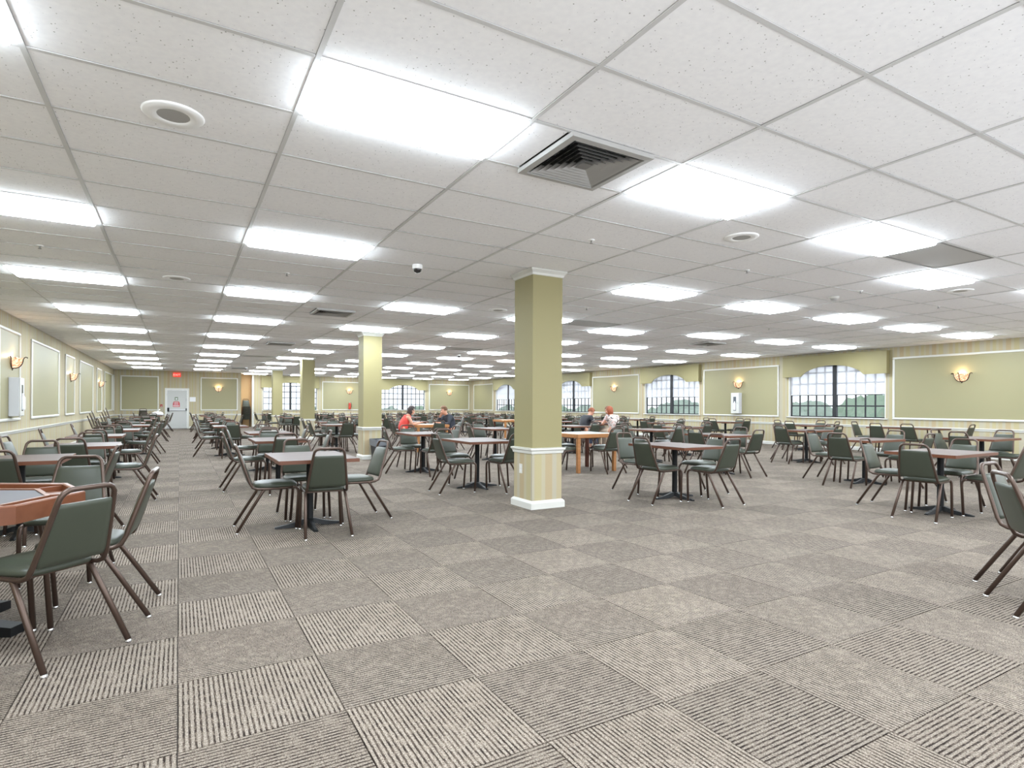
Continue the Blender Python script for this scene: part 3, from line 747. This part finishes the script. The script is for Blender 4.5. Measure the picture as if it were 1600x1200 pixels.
# ------------------------------------------------------------------ tables
def cafe_meshes(sx, sy):
    a, b = sx / 2, sy / 2
    def m_(mb, name, mt): me = mb.mesh(name); me.materials.append(M[mt]); return me
    top = m_(MB().bevbox(-a + .004, a - .004, -b + .004, b - .004, .708, .742, .003), 'tabletop', 'lam')
    e = MB()
    for (x0, x1, y0, y1) in ((-a, a, -b, -b + .004), (-a, a, b - .004, b), (-a, -a + .004, -b + .004, b - .004), (a - .004, a, -b + .004, b - .004)): e.box(x0, x1, y0, y1, .706, .7405)
    edge = m_(e, 'edge_band', 'edge')
    post = m_(MB().lathe([(.038, .05), (.036, .08), (.036, .69)], 16).box(-.16, .16, -.025, .025, .688, .706).box(-.025, .025, -.16, .16, .688, .706), 'pedestal', 'black')
    arms = []
    for k in range(4):
        ca, sa = math.cos(k * PI / 2), math.sin(k * PI / 2)
        pts = [(.02, .085), (.06, .078), (.12, .058), (.22, .036), (.32, .022), (.345, .016)]; w = [.045, .042, .034, .028, .026, .022]
        rings = [[(r * ca - q * sa, r * sa + q * ca, z) for q, z in ((-ww, max(zz - .05, 0.0) if r > .1 else .03), (ww, max(zz - .05, 0.0) if r > .1 else .03), (ww * .6, zz), (-ww * .6, zz))] for (r, zz), ww in zip(pts, w)]
        arms.append(m_(MB().loft(rings), 'base_arm', 'black'))
    return top, edge, post, arms
CAFE = {}
def cafe(x, y, sx, sy, lab, group='brown pedestal tables'):
    if (sx, sy) not in CAFE: CAFE[(sx, sy)] = cafe_meshes(sx, sy)
    top, edge, post, arms = CAFE[(sx, sy)]
    t = tag(empty('pedestal_table', (x, y, 0)), lab, 'table', group)
    tp = link('tabletop', top, None, t); link('edge_band', edge, None, tp); link('pedestal', post, None, t)
    for a in arms: link('base_arm', a, None, t)
    return t
def wood_table(x, y, sx, sy, lab, rim='orange', top='aqua'):
    t = tag(empty('game_table', (x, y, 0)), lab, 'table'); a, b = sx / 2, sy / 2
    obj('tabletop', MB().bevbox(-a + .05, a - .05, -b + .05, b - .05, .70, .742, .003), top, t)
    r = MB()
    for (x0, x1, y0, y1) in ((-a, a, -b, -b + .049), (-a, a, b - .049, b), (-a, -a + .049, -b + .049, b - .049), (a - .049, a, -b + .049, b - .049)): r.bevbox(x0, x1, y0, y1, .665, .74, .006)
    obj('wood_rim', r, rim, t)
    for i, (sx_, sy_) in enumerate(((-1, -1), (1, -1), (-1, 1), (1, 1))):
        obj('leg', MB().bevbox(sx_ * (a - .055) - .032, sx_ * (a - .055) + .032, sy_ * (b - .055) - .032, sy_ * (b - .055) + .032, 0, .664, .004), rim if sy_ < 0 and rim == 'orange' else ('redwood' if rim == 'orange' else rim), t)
SIDE = {'near': (0, -1), 'far': (0, 1), 'left': (-1, 0), 'right': (1, 0)}
def seats(x, y, sx, sy, desc, sides='near far left right', off=0.02, jit=0.05, cust=None, lead='green vinyl chair', group='green stacking chairs at the tables'):
    for sd in sides.split():
        ux, uy = SIDE[sd]; r = (sx / 2 if ux else sy / 2) + off
        cx, cy = x + ux * r, y + uy * r; fx, fy = -ux, -uy
        a = random.uniform(-1, 1) * jit * 3
        cx += random.uniform(-1, 1) * jit; cy += random.uniform(-1, 1) * jit
        if cust and sd in cust:
            cx, cy, fx, fy = cust[sd]; a = 0
        f = Vector((fx, fy, 0)); f.rotate(Euler((0, 0, a)))
        chair(cx, cy, (f.x, f.y), f'{lead}, {sd} side of the {desc}', group)

S3, L3 = 0.76, 1.07
near_tables = [
    # x, y, sx, sy, table label, phrase used for its chairs, sides, custom
    (1.20, 6.34, S3, L3, 'brown pedestal table nearest the camera, left of the big column', 'nearest pedestal table left of the column', 'near far left right', {'near': (1.27, 6.0, 0.06, 1), 'left': (.86, 6.46, 1, -.02), 'right': (1.70, 6.5, -1, -.1), 'far': (1.22, 6.9, 0, -1)}),
    (1.34, 9.6, S3, L3, 'brown pedestal table directly behind the nearest one left of column', 'second table in the row left of the column', 'near far left right', None),
    (1.50, 12.1, S3, L3, 'brown pedestal table third back in the row left of the column', 'third table in the row left of the column', 'near far left right', None),
    (1.10, 15.95, S3, L3, 'brown pedestal table fourth back along the aisle, before the alcove', 'fourth table in the row left of the column', 'near far left right', None),
    (4.05, 8.10, S3, L3, 'brown pedestal table just left of and behind the big column', 'table just behind the big column', 'near far left right', {'left': (3.58, 7.82, 1, -.03), 'near': (4.28, 7.62, -.1, 1), 'far': (3.95, 8.75, .1, -1), 'right': (4.62, 8.2, -1, .1)}),
    (4.08, 10.5, S3, L3, 'brown pedestal table between the big column and second column', 'table between big and second column', 'near far left right', None),
    (3.72, 16.0, S3, L3, 'brown pedestal table just behind the second column on its left', 'table behind the second column', 'near far left right', None),
    (6.02, 5.86, S3, L3, 'brown pedestal table right of the big column, nearest on that side', 'nearest table right of the big column', 'near far left right', {'left': (5.62, 5.75, 1, .05), 'near': (6.12, 5.32, -.05, 1), 'far': (5.95, 6.5, 0, -1), 'right': (6.62, 5.95, -1, 0)}),
    (8.05, 3.48, L3, S3, 'brown pedestal table at far right front, bottom right group', 'front right pedestal table', 'near far left right', {'left': (7.55, 3.42, 1, .12), 'far': (7.95, 3.95, .1, -1), 'right': (8.62, 3.6, -1, 0), 'near': (8.2, 3.02, 0.05, 1)}),
    (10.05, 5.47, L3, S3, 'brown pedestal table in front of the first window, centre right', 'table before the first window', 'near far left right', {'left': (9.42, 5.4, 1, .1), 'far': (9.85, 5.95, 0, -1), 'right': (10.75, 5.5, -1, 0), 'near': (10.3, 4.95, 0, 1)}),
    (12.65, 8.2, L3, S3, 'brown pedestal table under the first window, between it and the aisle', 'table nearer the first window', 'near far left right', None),
    (9.05, 7.65, S3, L3, 'brown pedestal table behind the nearest right-hand one', 'table behind the nearest right one', 'near far left right', None),
    (9.47, 9.95, S3, L3, 'brown pedestal table in the third row right of the column', 'table two behind the nearest right one', 'near far left right', None),
    (13.75, 13.9, L3, S3, 'brown pedestal table under the second right wall window', 'table under the second window', 'near far left right', None),
    (11.5, 10.9, L3, S3, 'brown pedestal table midway toward the second window', 'table midway toward the second window', 'near far left right', None),
    (16.5, 13.7, S3, L3, 'brown pedestal table against the wall below the white cabinet', 'wall table below the white cabinet', 'near far left right', None),
    (16.0, 17.6, S3, L3, 'brown pedestal table near the wall left of the second window', 'wall table left of the second window', 'near far left right', None),
    (11.0, 13.85, S3, L3, 'brown pedestal table where three people sit, one in floral', 'table of the three people', 'near far left right', {'left': (10.42, 13.75, 1, 0), 'near': (10.98, 13.12, 0, 1), 'right': (11.6, 13.9, -1, 0), 'far': (11.0, 14.5, 0, -1)}),
    (12.4, 4.72, L3, S3, 'brown pedestal table at the right edge, before the wall panel', 'right edge table before the panel', 'near far left right', None),
    (16.15, 10.5, S3, L3, 'brown pedestal table against the wall under the first window', 'wall table under the first window', 'near far left right', None),
    (6.5, 12.05, S3, L3, 'brown pedestal table directly left of the big column, midway back', 'midway table left of the column edge', 'near far left right', None),
    (-1.34, 7.3, S3, 0.9, 'brown pedestal table by the left wall, first behind the octagon table', 'first pedestal table along the left wall', 'near far left right', {'near': (-1.4, 6.95, 0, 1), 'far': (-1.32, 7.85, 0, -1), 'left': (-1.62, 7.45, 1, -.1), 'right': (-.88, 7.05, -1, .1)}),
    (-1.08, 9.35, S3, 0.9, 'brown pedestal table by the left wall, second behind the octagon table', 'second pedestal table along the left wall', 'near far left right', {'near': (-1.12, 8.92, 0, 1), 'far': (-1.1, 9.9, 0, -1), 'left': (-1.55, 9.45, 1, -.1), 'right': (-.62, 9.2, -1, .02)}),
    (-1.2, 12.0, S3, 0.9, 'brown pedestal table by the left wall, third behind the octagon table', 'third pedestal table along the left wall', 'near far left right', None),
    (-1.1, 14.5, S3, 0.9, 'brown pedestal table by the left wall, fourth behind the octagon table', 'fourth pedestal table along the left wall', 'near far left right', None),
]
for x, y, sx, sy, lab, desc, sides, cust in near_tables:
    cafe(x, y, sx, sy, lab); seats(x, y, sx, sy, desc, sides, cust=cust)

wood_table(7.0, 9.28, 0.98, 0.98, 'orange wood game table with pale aqua top right of the column')
seats(7.0, 9.28, .98, .98, 'orange wood aqua-topped table', cust={'near': (7.12, 8.72, .05, 1), 'right': (7.62, 9.3, -1, 0), 'left': (6.42, 9.1, 1, 0), 'far': (7.0, 9.95, 0, -1)})
wood_table(6.05, 15.25, 0.95, 0.95, 'orange wood table where woman in coral and woman in navy sit', 'orange', 'orange')
seats(6.05, 15.25, .95, .95, 'orange table of the two women', cust={'left': (5.38, 15.25, 1, -.05), 'right': (6.72, 15.2, -1, 0), 'near': (6.05, 14.7, 0, 1), 'far': (6.1, 15.95, 0, -1)})
wood_table(10.75, 18.8, 0.95, 0.95, 'orange wood table far back, left edge of the big column', 'orange', 'orange')
seats(10.75, 18.8, .95, .95, 'far orange table beside the column edge')

# folding table by the right wall
t = tag(empty('folding_table', (16.6, 7.95, 0)), 'long brown folding table along the right wall before the panel', 'table')
obj('tabletop', MB().bevbox(-.36, .36, -.85, .85, .71, .745, .004), 'lam', t); obj('edge_band', MB().box(-.364, .364, -.854, -.85, .712, .743).box(-.364, .364, .85, .854, .712, .743).box(-.364, -.36, -.85, .85, .712, .743).box(.36, .364, -.85, .85, .712, .743), 'edge', t)
for sy_ in (-1, 1):
    for sx_ in (-1, 1): obj('leg', MB().tube([(sx_ * .28, sy_ * .60, .71), (sx_ * .28, sy_ * .66, 0.0)], .015, 8), 'frame', t)
    obj('brace', MB().tube([(-.28, sy_ * .64, .2), (.28, sy_ * .64, .2)], .01, 6), 'frame', t)
for x, y, f, w in [(16.1, 8.3, (1, 0), 'room side, left one'), (16.1, 7.55, (1, 0), 'room side, right one'), (16.65, 9.0, (0, -1), 'far end'), (16.7, 6.9, (0, 1), 'near end')]:
    chair(x, y, f, f'green vinyl chair at the long folding table by the wall, {w}')

# octagonal card table at the left
oc = tag(empty('octagon_card_table', (-1.14, 4.33, 0), math.radians(17)), 'octagonal cherry wood card table with grey top, cut off at left edge', 'table')
def octa(r, z, k0=0): return [(r / math.cos(PI / 8) * math.cos(PI / 8 + k * PI / 4), r / math.cos(PI / 8) * math.sin(PI / 8 + k * PI / 4), z) for k in range(8)]
obj('tabletop', MB().loft([octa(.43, .70), octa(.43, .735)]), 'felt', oc)
obj('inner_rail', MB().loft([octa(.43, .70), octa(.43, .742), octa(.455, .742), octa(.455, .715)], True, False), 'cherry', oc)
obj('tray_floor', MB().loft([octa(.455, .70), octa(.455, .715), octa(.575, .715), octa(.575, .70)], True, False), 'cherry', oc)
obj('outer_rail', MB().loft([octa(.575, .66), octa(.575, .752), octa(.585, .757), octa(.605, .757), octa(.61, .75), octa(.61, .66)], True, False), 'cherry', oc)
dv = MB()
for k in range(8):
    a = PI / 8 + k * PI / 4; ca, sa = math.cos(a), math.sin(a); q = .008
    dv.add([(r * ca - s_ * q * sa, r * sa + s_ * q * ca, z) for r in (.49, .635) for s_ in (-1, 1) for z in (.714, .745)], [(0, 1, 3, 2), (4, 6, 7, 5), (0, 4, 5, 1), (2, 3, 7, 6), (1, 5, 7, 3), (0, 2, 6, 4)])
obj('tray_divider', dv, 'cherry', oc)
obj('pedestal', MB().lathe([(.05, .05), (.045, .1), (.045, .66)], 16).box(-.3, .3, -.03, .03, .64, .665).box(-.03, .03, -.3, .3, .64, .665), 'black', oc)
for k in range(4):
    ca, sa = math.cos(k * PI / 2 + PI / 4), math.sin(k * PI / 2 + PI / 4)
    rings = [[(r * ca - q * sa, r * sa + q * ca, z) for q, z in ((-w, 0), (w, 0), (w, zz), (-w, zz))] for r, zz, w in ((.02, .1, .05), (.15, .08, .05), (.42, .05, .045))]
    obj('base_arm', MB().loft(rings), 'black', oc)
chair(-.635, 3.83, (-.69, .72), 'large foreground green chair at left edge, turned to the octagon table')
chair(-.49, 4.33, (-1, .1), 'green chair right of the octagon table, seen side on by the aisle')
chair(-.72, 5.28, (-.15, -1), 'green chair behind the octagon table, facing the camera')
chair(-1.55, 3.85, (.55, .83), 'green chair left of the octagon table, only its dark seat showing')

# two chairs cut by the right edge
chair(5.29, 1.61, (0, -1), 'bronze-framed green chair at right edge, rear one of the pair')
chair(4.81, 1.365, (.64, -.77), 'nearest green chair at the right edge, cut off by the frame')

# far tables in rows
colx = {0: ('left wall column', -1.15, [17.2, 19.9, 22.6, 25.4, 28.2, 31.2], S3, .9),
        1: ('aisle column', 1.2, [18.8, 21.5, 24.3, 27.1, 29.9, 32.4], S3, S3),
        2: ('green pillar column', 4.05, [18.6, 25.2, 27.6, 32.6], S3, S3),
        3: ('column right of the pillars', 6.6, [18.3, 21.2, 24.1, 27.0, 29.9, 32.8], S3, L3),
        4: ('middle column', 9.25, [12.6, 21.4, 24.3, 27.2, 30.1, 33.0], S3, L3),
        5: ('column behind the three people', 11.5, [16.3, 21.9, 24.8, 27.7, 30.6, 33.4], L3, S3),
        6: ('column second from window wall', 14.0, [17.0, 19.9, 22.8, 25.7, 28.6, 31.5, 34.0], L3, S3),
        7: ('window wall column', 16.35, [21.0, 24.0, 27.0, 30.0, 33.0], S3, S3)}
for k, (nm, x, ys, sx, sy) in colx.items():
    for i, y in enumerate(ys):
        xx, yy = x + random.uniform(-.15, .15), y + random.uniform(-.15, .15)
        if k == 2: xx = x + .05
        back = len(ys) - 1 - i
        o_ = ('last' if back == 0 else ORD[back] + ' from last')
        desc = f'far table {o_}, {nm}'
        if not hidden(xx, yy): cafe(xx, yy, sx, sy, f'distant brown pedestal table, {o_} one in the {nm}', 'distant brown pedestal tables')
        sides = 'near far left right' if random.random() < .72 else random.choice(['near left right', 'far left right', 'near far left'])
        seats(xx, yy, sx, sy, desc, sides, jit=.09, lead='green chair', group='distant green stacking chairs')

# stacked chairs
def stack(x, y, face, n, where, group):
    f = Vector((face[0], face[1], 0)).normalized()
    for k in range(n):
        chair(x + f.x * .02 * k, y + f.y * .02 * k, face, f'green chair, {ORD[k]} from the bottom of the stack {where}', group, z=k * .088 if k else 0.0)
stack(3.28, 35.72, (0, -1), 9, 'in the tan alcove', 'chairs stacked in the alcove')
def lean_stack(x, y, n, where, group):
    for k in range(n): chair(x + .06 * k, y, (1, .1), f'green chair, {ORD[k]} from the bottom of the stack {where}', group, z=k * .085 if k else 0.0)
lean_stack(-2.3, 23.9, 3, 'by the left wall, shorter one', 'shorter chair stack by the left wall')
lean_stack(-2.25, 26.9, 4, 'by the left wall, taller one', 'taller chair stack by the left wall')
stack(-1.5, 33.3, (0, 1), 3, 'left of the door', 'low chair stack left of the door')
print('chairs', chair_count[0])

# ------------------------------------------------------------------ trash bin, papers, small things
t = tag(empty('trash_bin', (4.02, 13.16, 0), 0.1), 'black trash bin with grey liner at the second column foot', 'bin')
def rr(w, l, z, r=.03):
    return [(-w + r, -l, z), (w - r, -l, z), (w, -l + r, z), (w, l - r, z), (w - r, l, z), (-w + r, l, z), (-w, l - r, z), (-w, -l + r, z)]
obj('bin_body', MB().loft([rr(.11, .15, 0), rr(.14, .19, .46)]), 'bin', t)
obj('rim', MB().loft([rr(.14, .19, .445), rr(.152, .202, .45), rr(.152, .202, .475), rr(.14, .19, .48)], True, False), 'bin', t)
bl = MB()
rg_ = []
for z, g in ((.34, .012), (.42, .014), (.47, .018), (.49, .016), (.46, -.004)):
    rg_.append([(x * (1 + g * 6 * 0.15) + random.uniform(-.004, .004), y * 1.02 + random.uniform(-.004, .004), z + random.uniform(-.03, .012) * (z < .4)) for x, y, _ in rr(.15 if z > .4 else .142, .2 if z > .4 else .192, 0)])
obj('bin_liner', bl.loft(rg_, True, False), 'bag', t)
def paper(x, y, rz, lab, n=1, sx=.216, sy=.28):
    mb = MB()
    for k in range(n): mb.box(-sx / 2 + random.uniform(-.01, .01), sx / 2, -sy / 2 + random.uniform(-.01, .01), sy / 2, .001 * k, .001 * k + .0008)
    tag(obj('paper_sheet', mb, 'sheet', None, (x, y, .7425), rz), lab, 'paper')
paper(5.95, 15.1, .3, 'white papers on the orange table before the woman in coral', 4); paper(6.25, 15.4, -.4, 'white paper on the orange table before the woman in navy', 2)
t = tag(empty('tissue_box', (10.9, 13.95, .7425), .3), 'small tan tissue box on the table of three people', 'box')
obj('box_body', MB().bevbox(-.11, .11, -.06, .06, 0, .085, .004), 'tan', t); obj('tissue', MB().prism([(-.04, 0), (.04, 0), (.05, .06), (.01, .04), (-.03, .07)], -.01, .01), 'sheet', t, (0, 0, .085))
t = tag(empty('white_bag', (-.85, 31.0, .743)), 'white plastic bag lying on a far left table', 'bag')
obj('bag_body', MB().lathe([(.0005, 0), (.2, .01), (.24, .06), (.2, .14), (.1, .18), (.0005, .19)], 12), 'sheet', t); obj('bag_knot', MB().tube([(0, 0, .18), (.04, .02, .25), (.1, .02, .27)], [.03, .02, .03], 7), 'sheet', t)

# ------------------------------------------------------------------ people
def skin_mesh(name, nodes_, edges, root, sub=2):
    me = bpy.data.meshes.new(name); me.from_pydata([n[0] for n in nodes_], edges, [])
    o = bpy.data.objects.new(name, me); COL.objects.link(o)
    md = o.modifiers.new('Skin', 'SKIN'); md.use_smooth_shade = True
    ss = o.modifiers.new('Sub', 'SUBSURF'); ss.levels = sub; ss.render_levels = sub
    sv = me.skin_vertices[0].data
    for i, n in enumerate(nodes_):
        r = n[1]; sv[i].radius = (r, r) if not isinstance(r, tuple) else r; sv[i].use_root = (i == root)
    dg = bpy.context.evaluated_depsgraph_get(); out = bpy.data.meshes.new_from_object(o.evaluated_get(dg))
    bpy.data.objects.remove(o); bpy.data.meshes.remove(me)
    for p in out.polygons: p.use_smooth = True
    return out
def person(loc, face, lab, hair, hair_len, top, sleeve, pants, lean=.25, arms='table', headpitch=.3, headyaw=0.0, sleeve_long=False, sleeve_mat=None):
    rz = math.atan2(-face[0], face[1]); P = tag(empty('person', (loc[0], loc[1], 0), rz), lab, 'person')
    hip = Vector((0, -.07, .565))
    def up(x, y, z):                                   # upper body leans about the hips
        v = Vector((x, y, z)) - hip; v.rotate(Euler((-lean, 0, 0))); return tuple(v + hip)
    N = []; Eg = []
    def nd(p, r, par=None):
        N.append((tuple(p), r)); i = len(N) - 1
        if par is not None: Eg.append((par, i))
        return i
    pel = nd(hip, .125); sp = nd(up(0, -.10, .72), .118, pel); ch = nd(up(0, -.08, .90), .125, sp); nb = nd(up(0, -.045, 1.01), .062, ch)
    neck = nd(up(0, -.025, 1.07), .052, nb)
    hc = Vector(up(0, .0, 1.165))
    def hd(x, y, z):
        v = Vector((x, y, z)); v.rotate(Euler((-headpitch, 0, headyaw))); return tuple(hc + v)
    jaw = nd(hd(0, .015, -.05), .062, neck); he = nd(hd(0, .0, .02), .085, jaw); nd(hd(0, -.005, .085), .06, he)
    nose = nd(hd(0, .095, -.012), .016, jaw)
    shirt_arm = []
    for s_ in (-1, 1):
        sh = nd(up(s_ * .165, -.07, .965), .052, ch)
        if arms == 'chin' and s_ == 1:
            el = Vector((.19, .26, .80)); wr_ = Vector(hd(.07, .10, -.13)); 
        elif arms == 'lap': el = Vector((s_ * .25, .05, .70)); wr_ = Vector((s_ * .12, .25, .62))
        else: el = Vector((s_ * .24, .14, .745)); wr_ = Vector((s_ * .10, .37, .785))
        e = nd(el, .038, sh); w = nd(wr_, .025, e)
        dirn = (wr_ - el).normalized(); side = dirn.cross(Vector((0, 0, 1))).normalized()
        pm = nd(wr_ + dirn * .045, (.036, .018), w)
        for q, ln in ((-.027, .058), (-.009, .07), (.009, .072), (.027, .062)):
            b0 = wr_ + dirn * .085 + side * q; f1 = nd(b0, .0095, pm); f2 = nd(b0 + dirn * ln * .55 + Vector((0, 0, -.008)), .0085, f1); nd(b0 + dirn * ln + Vector((0, 0, -.022)), .007, f2)
        tb = wr_ + dirn * .03 - side * (.042 * s_); t1 = nd(tb, .011, w); nd(tb + dirn * .04 - side * (.012 * s_), .009, t1)
        shirt_arm.append((N[sh][0], el, wr_))
    leg_pts = []
    for s_ in (-1, 1):
        hp = nd((s_ * .095, -.03, .555), .085, pel); kn = nd((s_ * .12, .36, .53), .058, hp); an = nd((s_ * .12, .33, .09), .038, kn); hl = nd((s_ * .12, .32, .045), .036, an); nd((s_ * .13, .47, .03), .03, hl)
        leg_pts.append((N[hp][0], N[kn][0], N[an][0]))
    body = skin_mesh('body', N, Eg, pel); body.materials.append(M['skin']); link('body', body, None, P)
    # shirt
    sN = [((hip.x, hip.y, hip.z - .045), .158), (N[sp][0], .146), (N[ch][0], .152), (up(0, -.055, 1.0), .085)]; sE = [(0, 1), (1, 2), (2, 3)]
    for sh, el, wr_ in shirt_arm:
        i = len(sN); mid = Vector(sh).lerp(Vector(el), .55)
        sN.append((sh, .085)); sE.append((2, i))
        if sleeve: sN.append((tuple(mid), .06)); sE.append((i, i + 1))
        if sleeve and sleeve_long:
            sN.append((tuple(el), .05)); sE.append((i + 1, i + 2)); sN.append((tuple(Vector(el).lerp(wr_, .85)), .036)); sE.append((i + 2, i + 3))
    link('top', skin_mesh('top', sN, sE, 0), top, P)
    for (hp, kn, an), nm in zip(leg_pts, ('trouser_leg', 'trouser_leg')):
        l = skin_mesh(nm, [(hp, .097), (tuple(Vector(hp).lerp(Vector(kn), .5)), .086), (kn, .07), (tuple(Vector(kn).lerp(Vector(an), .6)), .056), (tuple(Vector(kn).lerp(Vector(an), .93)), .052)], [(0, 1), (1, 2), (2, 3), (3, 4)], 0, 1)
        link(nm, l, pants, P)
    for s_ in (-1, 1):
        link('shoe', skin_mesh('shoe', [((s_ * .12, .31, .05), .045), ((s_ * .125, .40, .04), .042), ((s_ * .13, .48, .032), .034)], [(0, 1), (1, 2)], 0, 1), 'shoe', P)
    # hair: a cap over the skull, longer at the back
    bm = bmesh.new(); bmesh.ops.create_icosphere(bm, subdivisions=3, radius=1.0)
    kill = [v for v in bm.verts if (v.co.y > .35 and v.co.z < .42) or v.co.z < (-.35 if hair_len < .1 else -1.1)]
    bmesh.ops.delete(bm, geom=kill, context='VERTS')
    for v in bm.verts:
        n_ = 1 + .05 * math.sin(v.co.x * 17 + v.co.z * 11) * math.cos(v.co.y * 13 + v.co.z * 5)
        q = Vector((v.co.x * .102 * n_, v.co.y * .112 * n_ - .008, v.co.z * .118 * n_ + .035))
        if q.z < 0 and hair_len > .1: q.z = q.z * (1 + hair_len * 6); q.y -= .015
        v.co = hd(*q)
    me = bpy.data.meshes.new('hair'); bm.to_mesh(me); bm.free()
    for p in me.polygons: p.use_smooth = True
    link('hair', me, hair, P)
    for s_ in (-1, 1):
        e = MB().lathe([(.0005, -.008), (.007, -.004), (.008, 0), (.007, .004), (.0005, .008)], 8).mesh('eye'); link('eye', e, 'eye', P, hd(s_ * .032, .078, .02))
        e = MB().lathe([(.0005, -.028), (.012, -.016), (.014, 0), (.012, .018), (.0005, .028)], 8).mesh('ear'); link('ear', e, 'skin', P, hd(s_ * .088, -.005, .0))
    e = MB().lathe([(.0005, -.006), (.02, -.002), (.02, .002), (.0005, .006)], 10).mesh('mouth'); link('mouth', e, 'lip', P, hd(0, .062, -.055))
    return P
person((5.40, 15.25), (1, -.05), 'woman with short dark hair in coral sleeveless top at orange table', 'hair_dark', .12, 'coral', False, 'beige', .32, 'table', .25)
person((6.70, 15.2), (-1, -.05), 'woman with short brown hair in navy top resting chin on hand', 'hair_blond', .05, 'navy', True, 'redwood', .30, 'chin', .2, 0, True)
person((10.44, 13.75), (1, .05), 'person with short reddish hair in black top, head bowed over table', 'hair_orange', .05, 'black_top', True, 'jeans', .42, 'table', .5, 0, True)
person((10.98, 13.14), (.08, 1), 'person with red hair in floral top, back to the camera', 'hair_red', .14, 'floral', True, 'beige', .25, 'table', .35)
person((11.58, 13.9), (-1, .0), 'person in pale lilac top behind the one in floral', 'hair_blond', .12, 'lilac', True, 'beige', .25, 'table', .3, 0, True)

# ------------------------------------------------------------------ trees outside the windows
def tree(x, y, top, r, k, lab):
    t = tag(empty('tree', (x, y, -8)), lab, 'tree', 'hazy trees outside the windows')
    rnd = random.Random(k)
    obj('trunk', MB().tube([(0, 0, 0), (.1, 0, 3), (0, .1, 8 + top - r)], [.35, .28, .16], 8), 'bark', t)
    bm = bmesh.new()
    for q in range(7):
        g = bmesh.ops.create_icosphere(bm, subdivisions=3, radius=1.0)
        cx, cy, cz = rnd.uniform(-.6, .6) * r, rnd.uniform(-.6, .6) * r, 8 + top - r * .75 - abs(rnd.gauss(0, .45)) * r * .8
        rad = r * rnd.uniform(.45, .7)
        for v in g['verts']:
            n = v.co.normalized(); w = 1 + .11 * math.sin(n.x * 9 + q) * math.sin(n.y * 11) + .09 * math.sin(n.z * 17 + n.x * 13 + q) + rnd.uniform(-.06, .06)
            v.co = Vector((cx, cy, cz)) + n * rad * w
    me = bpy.data.meshes.new('crown'); bm.to_mesh(me); bm.free()
    link('crown', me, 'leaf' if k % 2 else 'leaf2', t)
tl = [(40, 16, 1.9, 2.6, 'first window, far right edge'), (46, 23.5, 2.5, 2.9, 'first window, right side'), (48, 30.5, 2.3, 2.9, 'first window, centre'), (52, 37.5, 1.9, 2.9, 'first window, left side'), (47, 44, 2.3, 2.8, 'second window, right side'), (50, 51, 1.9, 2.9, 'second window, left side'),
      (46, 60, 2.1, 3.2, 'third window, right side'), (48, 70, 2.0, 3.4, 'third window, left side'), (46, 80, 1.9, 3.4, 'window left of the big column, right side'), (48, 92, 2.0, 3.8, 'window left of the big column, left side'),
      (60, 33, 2.6, 3.3, 'first window, in the second row behind'), (62, 45, 2.4, 3.3, 'first window left part, in the second row'), (62, 57, 2.4, 3.3, 'second window, in the second row behind'), (64, 21, 2.6, 3.3, 'first window right part, second row')]
for k, (x, y, tp, r, w) in enumerate(tl): tree(x, y, tp, r, k, f'hazy green tree outside the {w}')
tl2 = [(11, 92, 1.2, 2.9, 'back window behind the columns, left'), (18.5, 95, 1.6, 2.9, 'back window behind the columns, right'), (28, 92, 1.4, 3.0, 'back window behind the woman in coral, left'), (37, 96, 1.6, 3.2, 'back window behind the woman in coral, right')]
for k, (x, y, tp, r, w) in enumerate(tl2): tree(x, y, tp, r, k + 20, f'pale hazy tree outside the {w}')
